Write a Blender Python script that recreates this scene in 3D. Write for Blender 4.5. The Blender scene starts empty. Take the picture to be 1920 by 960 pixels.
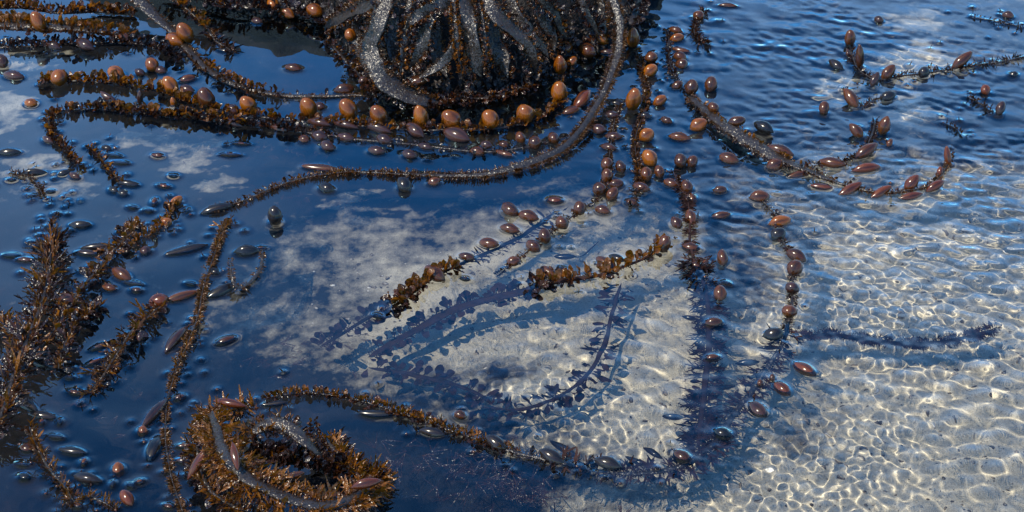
import bpy, bmesh, math, random
import numpy as np
from math import radians as R, sin, cos, pi
from mathutils import Vector, Matrix, noise
random.seed(11)
rng = np.random.default_rng(5)
sc = bpy.context.scene
col = sc.collection

# ------------------------------------------------------------------ camera
EL, DIST, HF = R(36), 4.0, R(28)
CAM = Vector((0, -DIST*cos(EL), DIST*sin(EL)))
cam = bpy.data.cameras.new('camera')
co = bpy.data.objects.new('camera', cam)
col.objects.link(co)
co.location = CAM
co.rotation_euler = (R(90)-EL, 0, 0)
cam.angle = HF
cam.clip_end = 500
sc.camera = co
FW = Vector((0, cos(EL), -sin(EL)))
UP = Vector((0, sin(EL), cos(EL)))
TH = math.tan(HF/2)


def ray(px, py):
    return (FW + Vector((1, 0, 0))*((px-960)/960*TH) + UP*((480-py)/960*TH)).normalized()


def at(px, py, z=0.0):
    """world point at height z seen in the photograph at (px, py); below the water the ray is refracted"""
    d = ray(px, py)
    if z >= 0:
        return CAM + d*((z-CAM.z)/d.z)
    p = CAM + d*(-CAM.z/d.z)
    e = 1/1.33
    c = -d.z
    t = d*e + Vector((0, 0, 1))*(e*c-math.sqrt(1-e*e*(1-c*c)))
    return p + t*(z/t.z)


SLOPE = R(52)


def atm(px, py, off=0.0):
    """point on the leaning front of the kelp covered rock"""
    b = at(px, rock_base(px))
    n = Vector((0, -sin(SLOPE), cos(SLOPE)))
    d = ray(px, py)
    t = (b-CAM).dot(n)/d.dot(n)
    return CAM + d*t + n*off


RBX = [-200, 380, 480, 600, 660, 700, 850, 1000, 1060, 1120, 1180, 1230]
RBY = [-60, 10, 28, 36, 100, 175, 185, 165, 118, 92, 70, -40]


def rock_base(px):
    return float(np.interp(px, RBX, RBY))


def mmpx(px, py):
    return (CAM-at(px, py)).length*2*TH/1920


# ------------------------------------------------------------------ world, sun
w = bpy.data.worlds.new('World')
sc.world = w
w.use_nodes = True
nt = w.node_tree
sky = nt.nodes.new('ShaderNodeTexSky')
sky.sky_type = 'NISHITA'
sky.sun_disc = False
SE, AZ = R(61), R(-118)
sky.sun_elevation, sky.sun_rotation = SE, AZ
sky.ozone_density = 4.0
sky.dust_density = 0.3
sky.air_density = 1.2
hs = nt.nodes.new('ShaderNodeHueSaturation')
hs.inputs['Saturation'].default_value = 1.33
hs.inputs['Value'].default_value = 1.62
nt.links.new(sky.outputs[0], hs.inputs['Color'])
tcw = nt.nodes.new('ShaderNodeTexCoord')
nzw = nt.nodes.new('ShaderNodeTexNoise')
nzw.inputs['Scale'].default_value = 2.2
nzw.inputs['Detail'].default_value = 6
nt.links.new(tcw.outputs['Generated'], nzw.inputs['Vector'])
rpw = nt.nodes.new('ShaderNodeValToRGB')
rpw.color_ramp.elements[0].position = .6
rpw.color_ramp.elements[1].position = .78
rpw.color_ramp.elements[1].color = (.22, .22, .22, 1)
nt.links.new(nzw.outputs[0], rpw.inputs[0])
mxw = nt.nodes.new('ShaderNodeMix')
mxw.data_type = 'RGBA'
fac = rpw.outputs[0]
for (qx, qy, r0, r1, am) in [(40, 350, 9, 1, .26), (1900, 60, 13, 2, .24), (1500, -80, 9, 1, .2)]:   # soft clouds added at mirrored view directions to lighten reflections in the water
    cd = ray(qx, qy)
    cd.z = -cd.z
    dp = nt.nodes.new('ShaderNodeVectorMath')
    dp.operation = 'DOT_PRODUCT'
    nt.links.new(tcw.outputs['Generated'], dp.inputs[0])
    dp.inputs[1].default_value = cd
    mr = nt.nodes.new('ShaderNodeMapRange')
    mr.interpolation_type = 'SMOOTHSTEP'
    nt.links.new(dp.outputs['Value'], mr.inputs[0])
    mr.inputs[1].default_value, mr.inputs[2].default_value = cos(R(r0)), cos(R(r1))
    ns = nt.nodes.new('ShaderNodeTexNoise')
    ns.inputs['Scale'].default_value = 9
    ns.inputs['Detail'].default_value = 6
    nt.links.new(tcw.outputs['Generated'], ns.inputs['Vector'])
    mu = nt.nodes.new('ShaderNodeMath')
    mu.operation = 'MULTIPLY'
    nt.links.new(ns.outputs[0], mu.inputs[0])
    nt.links.new(mr.outputs[0], mu.inputs[1])
    ma = nt.nodes.new('ShaderNodeMath')
    ma.operation = 'MULTIPLY_ADD'
    ma.use_clamp = True
    ma.inputs[1].default_value = am*2
    nt.links.new(mu.outputs[0], ma.inputs[0])
    nt.links.new(fac, ma.inputs[2])
    fac = ma.outputs[0]
nt.links.new(hs.outputs[0], mxw.inputs[6])
mxw.inputs[7].default_value = (8, 9, 12.5, 1)
nt.links.new(fac, mxw.inputs[0])
cd = Vector((-.28, -.06, .96)).normalized()       # bright haze added overhead to whiten water rims and bladder tops
dp = nt.nodes.new('ShaderNodeVectorMath')
dp.operation = 'DOT_PRODUCT'
nt.links.new(tcw.outputs['Generated'], dp.inputs[0])
dp.inputs[1].default_value = cd
mr = nt.nodes.new('ShaderNodeMapRange')
mr.interpolation_type = 'SMOOTHSTEP'
nt.links.new(dp.outputs['Value'], mr.inputs[0])
mr.inputs[1].default_value, mr.inputs[2].default_value = cos(R(31)), cos(R(8))
mx2 = nt.nodes.new('ShaderNodeMix')
mx2.data_type = 'RGBA'
nt.links.new(mr.outputs[0], mx2.inputs[0])
nt.links.new(mxw.outputs[2], mx2.inputs[6])
mx2.inputs[7].default_value = (6.6, 6.8, 7.2, 1)
mxw = mx2
nt.links.new(mxw.outputs[2], nt.nodes['Background'].inputs[0])
nt.nodes['Background'].inputs[1].default_value = 0.15
L = bpy.data.lights.new('sun', 'SUN')
L.energy, L.angle, L.color = 5.0, R(.5), (1, .915, .75)
L.cycles.is_caustics_light = True
lo = bpy.data.objects.new('sun', L)
col.objects.link(lo)
sd = Vector((sin(AZ)*cos(SE), cos(AZ)*cos(SE), sin(SE)))
lo.rotation_euler = sd.to_track_quat('Z', 'Y').to_euler()

# ------------------------------------------------------------------ materials


class NT:
    def __init__(s, name):
        s.m = bpy.data.materials.new(name)
        s.m.use_nodes = True
        s.t = s.m.node_tree
        s.t.nodes.clear()

    def n(s, typ, **kw):
        x = s.t.nodes.new('ShaderNode'+typ)
        for k, v in kw.items():
            if k.startswith('_'):
                setattr(x, k[1:], v)
            else:
                key = k.replace('__', ' ')
                s.put(x.inputs[key], v)
        return x

    def put(s, inp, v):
        if isinstance(v, bpy.types.NodeSocket):
            s.t.links.new(v, inp)
        else:
            inp.default_value = v

    def noise(s, vec, scale, detail=3, rough=.5):
        x = s.n('TexNoise', Vector=vec, Scale=scale, Detail=detail, Roughness=rough)
        return x.outputs[0]

    def ramp(s, fac, stops):
        x = s.n('ValToRGB', Fac=fac)
        e = x.color_ramp.elements
        while len(e) < len(stops):
            e.new(.5)
        for i, (p, c) in enumerate(stops):
            e[i].position = p
            e[i].color = (*c, 1) if len(c) == 3 else c
        return x.outputs[0]

    def mix(s, f, a, b, typ='MIX'):
        x = s.n('Mix', _data_type='RGBA', _blend_type=typ)
        for i, v in ((0, f), (6, a), (7, b)):
            s.put(x.inputs[i], v if not isinstance(v, tuple) else ((*v, 1) if len(v) == 3 else v))
        return x.outputs[2]

    def math(s, op, a, b=0.0, c=None):
        x = s.n('Math', _operation=op)
        s.put(x.inputs[0], a)
        s.put(x.inputs[1], b)
        if c is not None:
            s.put(x.inputs[2], c)
        return x.outputs[0]

    def out(s, sh):
        o = s.n('OutputMaterial')
        s.t.links.new(sh, o.inputs[0])
        return s.m


def m_water():
    k = NT('water')
    fr = k.n('Fresnel', IOR=1.33)
    f = k.math('MULTIPLY_ADD', fr.outputs[0], 5.8, -.105)
    f = k.math('MINIMUM', k.math('MAXIMUM', f, .02), 0.9)
    g = k.n('BsdfGlossy', Color=(.56, .86, 1, 1), Roughness=0.0)
    r = k.n('BsdfRefraction', Color=(.97, .99, 1, 1), Roughness=0.0, IOR=1.33)
    mx = k.n('MixShader', Fac=f)
    k.t.links.new(r.outputs[0], mx.inputs[1])
    k.t.links.new(g.outputs[0], mx.inputs[2])
    return k.out(mx.outputs[0])


def m_bed():
    k = NT('sea_bed')
    co_ = k.n('TexCoord').outputs['Object']
    fine = k.noise(co_, 420, 2, .7)
    mid = k.noise(co_, 38, 5, .6)
    big = k.noise(co_, 7, 4, .6)
    speck = k.n('TexVoronoi', Vector=co_, Scale=300.0)
    sand = k.ramp(fine, [(.25, (.27, .23, .16)), (.5, (.60, .52, .375)), (.8, (.84, .75, .57))])
    sand = k.mix(k.math('MULTIPLY', mid, .55), sand, (.34, .30, .225))
    sp = k.ramp(speck.outputs['Color'], [(.10, (0, 0, 0)), (.16, (1, 1, 1))])
    sand = k.mix(.35, sand, k.mix(sp, (.09, .075, .06), sand))
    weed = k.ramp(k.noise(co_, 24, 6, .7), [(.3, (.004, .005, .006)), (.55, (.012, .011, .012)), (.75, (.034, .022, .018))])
    at_ = k.n('Attribute', _attribute_name='weed').outputs['Fac']  # dark bed cover, also carries the painted shade on the sand
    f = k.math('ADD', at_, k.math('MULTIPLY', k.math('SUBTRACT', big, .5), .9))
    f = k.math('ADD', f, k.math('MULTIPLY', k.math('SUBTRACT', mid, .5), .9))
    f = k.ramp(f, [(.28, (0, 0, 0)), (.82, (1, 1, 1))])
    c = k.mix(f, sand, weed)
    b = k.n('Bump', Strength=.5, Distance=.004, Height=fine)
    p = k.n('BsdfPrincipled', Base__Color=c, Roughness=.8, Normal=b.outputs[0])
    p.inputs['Specular IOR Level'].default_value = .2
    return k.out(p.outputs[0])


def facets(k, co_, scale, amp, soft):
    """wet grain: every small cell of the skin is tilted its own way, so single grains glint"""
    v = k.n('TexVoronoi', Vector=co_, Scale=scale)
    a = k.n('VectorMath', _operation='SUBTRACT')
    k.put(a.inputs[0], v.outputs['Color'])
    a.inputs[1].default_value = (.5, .5, .5)
    b = k.n('VectorMath', _operation='SCALE')
    k.put(b.inputs[0], a.outputs[0])
    b.inputs['Scale'].default_value = amp
    c = k.n('VectorMath', _operation='ADD')
    k.put(c.inputs[0], b.outputs[0])
    k.put(c.inputs[1], soft)
    d = k.n('VectorMath', _operation='NORMALIZE')
    k.put(d.inputs[0], c.outputs[0])
    return d.outputs[0], v.outputs['Color']


def m_stipe(name, a, b, glit=1.0):
    k = NT(name)
    co_ = k.n('TexCoord').outputs['Object']
    f = k.noise(co_, 90, 4, .65)
    bp = k.n('Bump', Strength=1.0, Distance=.002, Height=k.noise(co_, 160, 3))
    nr, vc = facets(k, co_, 480.0, .68, bp.outputs[0])
    sep = k.n('SeparateColor', Color=vc)
    f = k.math('ADD', k.math('MULTIPLY', f, .75), k.math('MULTIPLY', sep.outputs[0], .3))
    c = k.ramp(f, [(.32, a), (.75, b)])
    p = k.n('BsdfPrincipled', Base__Color=c, Roughness=.3, Normal=nr)
    p.inputs['Specular IOR Level'].default_value = .62
    return k.out(p.outputs[0])


def m_blade(name, dark, light, glow, tr=.45, ro=.22, grain=.8):
    k = NT(name)
    rnd = k.n('ObjectInfo').outputs['Random']
    co_ = k.n('NewGeometry').outputs['Position']
    f = k.noise(co_, 75, 3, .6)
    c = k.mix(k.math('MULTIPLY_ADD', f, 2.4, k.math('MULTIPLY_ADD', rnd, .7, -1.05)), dark, light)
    gc = k.mix(rnd, glow, tuple(x*.45 for x in glow))
    h = k.noise(co_, 330, 3, .6)
    bp = k.n('Bump', Strength=.5, Distance=.0016, Height=h)
    nr, vc = facets(k, co_, 380.0, grain, bp.outputs[0])
    p = k.n('BsdfPrincipled', Base__Color=c, Roughness=ro, Normal=nr)
    p.inputs['Specular IOR Level'].default_value = .7 if grain else .1
    t = k.n('BsdfTranslucent', Color=gc)
    mx = k.n('MixShader', Fac=tr)
    k.t.links.new(p.outputs[0], mx.inputs[1])
    k.t.links.new(t.outputs[0], mx.inputs[2])
    return k.out(mx.outputs[0])


def m_bladder(name, lo_, hi_, sub=.25):
    k = NT(name)
    rnd = k.n('ObjectInfo').outputs['Random']
    tc = k.n('TexCoord').outputs['Object']
    f = k.noise(tc, 3.0, 4, .6)
    c = k.mix(rnd, lo_, hi_)
    c = k.mix(k.math('MULTIPLY', f, .6), c, tuple(x*.4 for x in lo_))
    mp = k.n('Mapping', Vector=tc, Scale=(1.2, 14, 14))
    st = k.ramp(k.noise(mp.outputs[0], 1.6, 4, .6), [(.42, (0, 0, 0)), (.7, (1, 1, 1))])
    c = k.mix(k.math('MULTIPLY', st, .3), c, tuple(min(1, x*1.5) for x in hi_))
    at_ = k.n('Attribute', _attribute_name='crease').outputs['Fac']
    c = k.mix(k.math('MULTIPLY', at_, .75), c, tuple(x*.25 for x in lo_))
    dots = k.noise(mp.outputs[0], 2.2, 5, .65)
    bp = k.n('Bump', Strength=.3, Distance=.03, Height=dots)
    p = k.n('BsdfPrincipled', Base__Color=c, Roughness=.5, Normal=bp.outputs[0])
    p.inputs['Specular IOR Level'].default_value = .1
    p.inputs['Coat Weight'].default_value = 1
    p.inputs['Coat IOR'].default_value = 1.5
    p.inputs['Coat Roughness'].default_value = .19
    p.inputs['Subsurface Weight'].default_value = sub
    p.inputs['Subsurface Radius'].default_value = (1, .35, .1)
    p.inputs['Subsurface Scale'].default_value = .008
    return k.out(p.outputs[0])


def m_rock():
    k = NT('rock')
    co_ = k.n('TexCoord').outputs['Object']
    f = k.noise(co_, 30, 6, .7)
    c = k.ramp(f, [(.35, (.004, .003, .003)), (.6, (.012, .009, .007)), (.8, (.03, .018, .011))])
    bp = k.n('Bump', Strength=.8, Distance=.01, Height=k.noise(co_, 140, 4))
    p = k.n('BsdfPrincipled', Base__Color=c, Roughness=.55, Normal=bp.outputs[0])
    p.inputs['Specular IOR Level'].default_value = .25
    return k.out(p.outputs[0])


M = dict(
    water=m_water(), bed=m_bed(), rock=m_rock(),
    stipe=m_stipe('wet_stipe', (.010, .007, .005), (.042, .031, .025)),
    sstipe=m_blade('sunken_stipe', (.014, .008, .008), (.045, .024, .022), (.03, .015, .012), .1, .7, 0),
    dstipe=m_stipe('dark_stipe', (.012, .009, .008), (.04, .03, .026)),
    amber=m_blade('amber_blade', (.035, .010, .002), (.23, .080, .007), (.58, .20, .011), .42),
    turf=m_blade('turf_blade', (.006, .004, .005), (.028, .014, .010), (.05, .02, .008), .25, .5),
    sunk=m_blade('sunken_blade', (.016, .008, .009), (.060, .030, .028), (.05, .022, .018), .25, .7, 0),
    gold=m_blade('golden_blade', (.012, .004, .001), (.28, .10, .007), (.50, .18, .009), .34),
    brown=m_blade('brown_blade', (.012, .004, .002), (.075, .024, .008), (.18, .055, .008), .3),
    dark=m_blade('dark_blade', (.010, .007, .009), (.035, .018, .016), (.06, .022, .008), .25),
    fringe=m_blade('fringe_blade', (.03, .012, .004), (.14, .06, .015), (.26, .10, .018), .35),
    weed=m_blade('red_weed', (.03, .010, .006), (.10, .04, .018), (.08, .03, .012), .3),
    orange=m_bladder('amber_bladder', (.15, .038, .001), (.35, .10, .001), .2),
    brownb=m_bladder('brown_bladder', (.044, .0115, .001), (.13, .034, .001)),
    purple=m_bladder('purple_bladder', (.028, .010, .006), (.075, .024, .012), .1),
    black=m_bladder('black_bladder', (.006, .004, .003), (.022, .011, .007), .05),
    red=m_bladder('red_bladder', (.09, .018, .002), (.16, .034, .003), .15),
)

# ------------------------------------------------------------------ mesh helpers


class MB:
    def __init__(s):
        s.v, s.f, s.k = [], [], 0

    def add(s, v, f):
        v = np.asarray(v, float)
        s.v.append(v)
        s.f += [tuple(i+s.k for i in q) for q in f]
        s.k += len(v)

    def mesh(s, name, mat, smooth=True):
        me = bpy.data.meshes.new(name)
        if s.v:
            me.from_pydata(np.concatenate(s.v).tolist(), [], s.f)
        if smooth:
            me.polygons.foreach_set('use_smooth', [True]*len(me.polygons))
        if mat:
            me.materials.append(M[mat])
        me.update()
        return me


RECV = []


def link(name, me, parent=None, mw=None):
    o = bpy.data.objects.new(name, me)
    col.objects.link(o)
    if parent:
        o.parent = parent
    if mw is not None:
        o.matrix_local = mw
    o.cycles.is_caustics_receiver = True
    return o


def thing(name, loc, label, cat, group=None):
    o = bpy.data.objects.new(name, None)
    o.empty_display_size = .02
    col.objects.link(o)
    o.location = loc
    tag(o, label, cat, group)
    return o


def tag(o, label, cat, group=None, kind=None):
    if label:
        o['label'] = label
        o['category'] = cat
    if group:
        o['group'] = group
    if kind:
        o['kind'] = kind


def strip(prof, nL=7, bend=0, curl=0, ruffle=0, seed=0, cup=0):
    """a leaf strip along +X of length 1: prof(t) = half width, normal +Z"""
    rs = random.Random(seed)
    ph = rs.uniform(0, 6)
    V, F = [], []
    a = 0.0
    x = z = 0.0
    for i in range(nL+1):
        t = i/nL
        hw = prof(t)
        for j in (-1, 0, 1):
            V.append((x+.03*j*sin(5*t+ph), j*hw*cos(curl*t), z+abs(j)*hw*cup + j*hw*sin(curl*t) + ruffle*hw*j*sin(9*t+ph+j)))
        a = bend*t
        x += cos(a)/nL
        z += sin(a)/nL
    for i in range(nL):
        for j in range(2):
            q = i*3+j
            F.append((q, q+1, q+4, q+3))
    return np.array(V), F


def paddle(t):
    return (.035 + .21*max(0, sin(pi*min(1, max(0, (t-.12)/.95))**1.25))) if t < .98 else .07


def rodp(t):
    return .030+.034*sin(pi*min(1, t*1.03))


def lancep(t):
    return .02+.085*sin(pi*t**.8)


def variants(kind, n=6):
    out = []
    for i in range(n):
        rs = random.Random(i*7+len(kind))
        mb = MB()
        if kind == 'paddle':
            mb.add(*strip(paddle, 8, rs.uniform(-1.2, 1.2), rs.uniform(-.9, .9), .45, i, rs.uniform(-.3, .4)))
        elif kind == 'lance':
            mb.add(*strip(lancep, 8, rs.uniform(-.7, .7), rs.uniform(-.5, .5), .4, i))
        elif kind == 'needle':
            V, F = strip(rodp, 6, rs.uniform(-1.3, .9), .4, .3, i)
            mb.add(V, F)
            for kx in range(rs.randint(1, 3)):
                ln = rs.uniform(.3, .6)
                b = rs.uniform(.2, .7)
                W, F2 = strip(rodp, 4, rs.uniform(-.6, .6), .3, .2, i+kx)
                W = W*ln
                W[:, 1] *= 1.3
                an = rs.choice((-1, 1))*rs.uniform(.4, .8)
                ca, sa = cos(an), sin(an)
                W = np.stack([W[:, 0]*ca-W[:, 1]*sa, W[:, 0]*sa+W[:, 1]*ca, W[:, 2]+rs.uniform(-.04, .04)], 1)
                base = V[int(b*6)*3+1]
                mb.add(W+base, F2)
        out.append(mb)
    return out


PROTO = {}
for kind in ('paddle', 'lance', 'needle'):
    vs = variants(kind)
    for mat in ('amber', 'gold', 'brown', 'dark', 'fringe', 'turf', 'sunk'):
        PROTO[kind, mat] = [b.mesh('blade', mat) for b in vs]


def bladder_mesh(mat, ratio, tipk, seed):
    """gas bladder of length 1 along +X centred at 0, W = 1/ratio; blunt tip at +X, stalk at -X"""
    rs = random.Random(seed)
    nL, nR = 22, 20
    V, F, C = [], [], []
    for i in range(nL+1):
        t = i/nL
        s = t
        if tipk == 'egg':
            r = max(0, sin(pi*s**.95))**(.72 if t < .5 else .5)
        elif tipk == 'oval':
            r = max(0, sin(pi*s**.92))**(.9 if t < .5 else .58)
        else:
            r = max(0, sin(pi*s**.95))**(.85 if t < .5 else .6)
        r = r*.5/ratio
        stalk = .05/ratio*(1-t)
        r = max(r, stalk) if i < nL else 0.004
        if i == nL-0 and tipk != 'egg':
            r = .012
        bow = (0.07 if tipk == 'spindle' else .035)*sin(pi*t)*sin(seed*2.1+1)
        for j in range(nR):
            a = 2*pi*j/nR
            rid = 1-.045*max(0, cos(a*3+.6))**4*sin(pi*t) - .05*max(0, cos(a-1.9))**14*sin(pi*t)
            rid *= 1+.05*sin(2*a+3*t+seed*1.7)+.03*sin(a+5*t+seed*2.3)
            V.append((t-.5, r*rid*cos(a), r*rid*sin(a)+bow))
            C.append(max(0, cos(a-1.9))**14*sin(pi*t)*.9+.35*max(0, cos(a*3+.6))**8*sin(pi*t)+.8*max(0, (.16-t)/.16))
    for i in range(nL):
        for j in range(nR):
            F.append((i*nR+j, i*nR+(j+1) % nR, (i+1)*nR+(j+1) % nR, (i+1)*nR+j))
    F.append(tuple((nL*nR+j) for j in range(nR)))
    F.append(tuple(reversed(range(nR))))
    if tipk == 'egg':          # small stalk
        pass
    mb = MB()
    mb.add(V, F)
    me = mb.mesh('bladder', mat)
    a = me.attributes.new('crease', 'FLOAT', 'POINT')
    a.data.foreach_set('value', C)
    return me


BL = {}


def get_bl(mat, ratio):
    rq = min((1.25, 1.5, 2.0, 2.6, 3.4), key=lambda r: abs(r-ratio))
    kd = 'egg' if rq < 1.7 else ('oval' if rq < 2.3 else 'spindle')
    v = random.randint(0, 4)
    key = (mat, rq, v)
    if key not in BL:
        BL[key] = bladder_mesh(mat, rq, kd, v)
    return BL[key], rq


MEN = []        # water meniscus: x, y, a, b, angle, height


def bladder(root, px, py, Lp, Wp, ang, tilt=.5, mat='brownb', mode='f', name='bladder'):
    """gas bladder at pixel (px,py), apparent length and width in photo pixels; ang: image direction of its tip
    tilt 0 lies on the water, 1 stands; mode f floats, d dome just breaking the surface, u under water, a number: height in m"""
    s = mmpx(px, py)
    if mode == 'd' and mat == 'black' and px < 480:
        mat = random.choice(('purple', 'brownb', 'black'))
        s *= .82
    u, v = cos(R(ang)), sin(R(ang))
    raw = Vector((u, v*(1-tilt)/.62, v*tilt/.82))
    ln = Lp*s*min(1.45, max(.95, raw.length))
    wd = Wp*s*(.9 if Lp > 2*Wp else 1.06)*random.uniform(.88, 1.1)
    ln *= random.uniform(.92, 1.14)
    d = raw.normalized()
    r = wd/2
    hz = abs(d.z)*ln/2
    if isinstance(mode, (int, float)):
        zc = mode
    elif mode == 'd':
        zc = -.12*r
    elif mode == 'u':
        zc = -.035-random.random()*.015
    else:
        zc = (.32 if mat == 'purple' else .14)*r + .72*hz
    c = at(px, py, zc)
    me, rq = get_bl(mat, ln/wd)
    X = d
    Zv = Vector((random.uniform(-.4, .4), -.5, 1))
    Y = Zv.cross(X).normalized()
    Z = X.cross(Y)
    Mx = Matrix((X, Y, Z)).transposed().to_4x4() @ Matrix.Diagonal((ln, wd*rq, wd*rq, 1))
    Mx.translation = c - (root.location if root else Vector())
    o = link(name, me, root, Mx)
    if mode in ('f', 'd') or (isinstance(mode, (int, float)) and -.02 < mode < .02):
        dh = math.hypot(d.x, d.y)
        k = math.sqrt(max(.05, 1-min(1, abs(zc)/max(r, hz*.9+1e-6))**2))
        a = max(r*.9, ln/2*dh*.92)*max(k, .45)
        cx, cy = c.x, c.y
        if hz > r:
            cx -= d.x/abs(d.z)*zc*(1 if d.z > 0 else -1)*.8
            cy -= d.y/abs(d.z)*zc*(1 if d.z > 0 else -1)*.8
            a = r*.95
        MEN.append((cx, cy, a*.96, r*.93*max(k, .5) if hz <= r else r*.8, math.atan2(d.y, d.x), .0034 if mode != 'd' else .0042))
    return o


def spline(P, ds=.004):
    P = [Vector(p) for p in P]
    Q = [P[0]*2-P[1]]+P+[P[-1]*2-P[-2]]
    out, us = [], []
    for i in range(len(P)-1):
        a, b, c, d = Q[i:i+4]
        n = max(2, int((c-b).length/ds))
        for j in range(n):
            t = j/n
            out.append(.5*((2*b)+(c-a)*t+(2*a-5*b+4*c-d)*t*t+(3*b-a-3*c+d)*t**3))
            us.append((i+t)/(len(P)-1))
    out.append(P[-1].copy())
    us.append(1.0)
    return out, us


def tangents(S):
    return [(S[min(i+1, len(S)-1)]-S[max(i-1, 0)]).normalized() for i in range(len(S))]


def frame(T, upv=Vector((0, 0, 1))):
    side = T.cross(upv)
    if side.length < 1e-3:
        side = Vector((1, 0, 0))
    side.normalize()
    return side, side.cross(T).normalized()


def stipe_mesh(S, us, wid, thick, org, mat, tw=0.0, upv=Vector((0, 0, 1)), seed=0):
    Ts = tangents(S)
    V, F = [], []
    nR = 10
    n = len(S)
    arc = 0
    for i, p in enumerate(S):
        if i:
            arc += (S[i]-S[i-1]).length
        sd_, up_ = frame(Ts[i], upv)
        a0 = tw*sin(us[i]*7+seed)
        sd2 = sd_*cos(a0)+up_*sin(a0)
        up2 = up_*cos(a0)-sd_*sin(a0)
        wq = float(np.interp(us[i], np.linspace(0, 1, len(wid)), wid))/2
        e = min(1, (n-1-i)*.12+.05, i*.2+.15)
        wq *= e*(1+.10*noise.noise(Vector((arc*45, seed, 0)))+.06*noise.noise(Vector((arc*160, seed, 4))))
        tq = thick/2*e
        wob = .15*noise.noise(Vector((arc*30, seed, 9)))
        for j in range(nR):
            a = 2*pi*j/nR
            q = p-org + sd2*(cos(a)*wq) + up2*(sin(a)*tq + wob*wq*cos(a))
            V.append(q)
    for i in range(n-1):
        for j in range(nR):
            F.append((i*nR+j, i*nR+(j+1) % nR, (i+1)*nR+(j+1) % nR, (i+1)*nR+j))
    F.append(tuple((n-1)*nR+j for j in range(nR)))
    F.append(tuple(reversed(range(nR))))
    mb = MB()
    mb.add(V, F)
    return mb.mesh('stipe', mat)


def orient(d, nrm):
    d = d.normalized()
    y = nrm.cross(d)
    if y.length < 1e-3:
        y = Vector((0, 1, 0)).cross(d)
    y.normalize()
    return Matrix((d, y, d.cross(y))).transposed().to_4x4()


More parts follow.
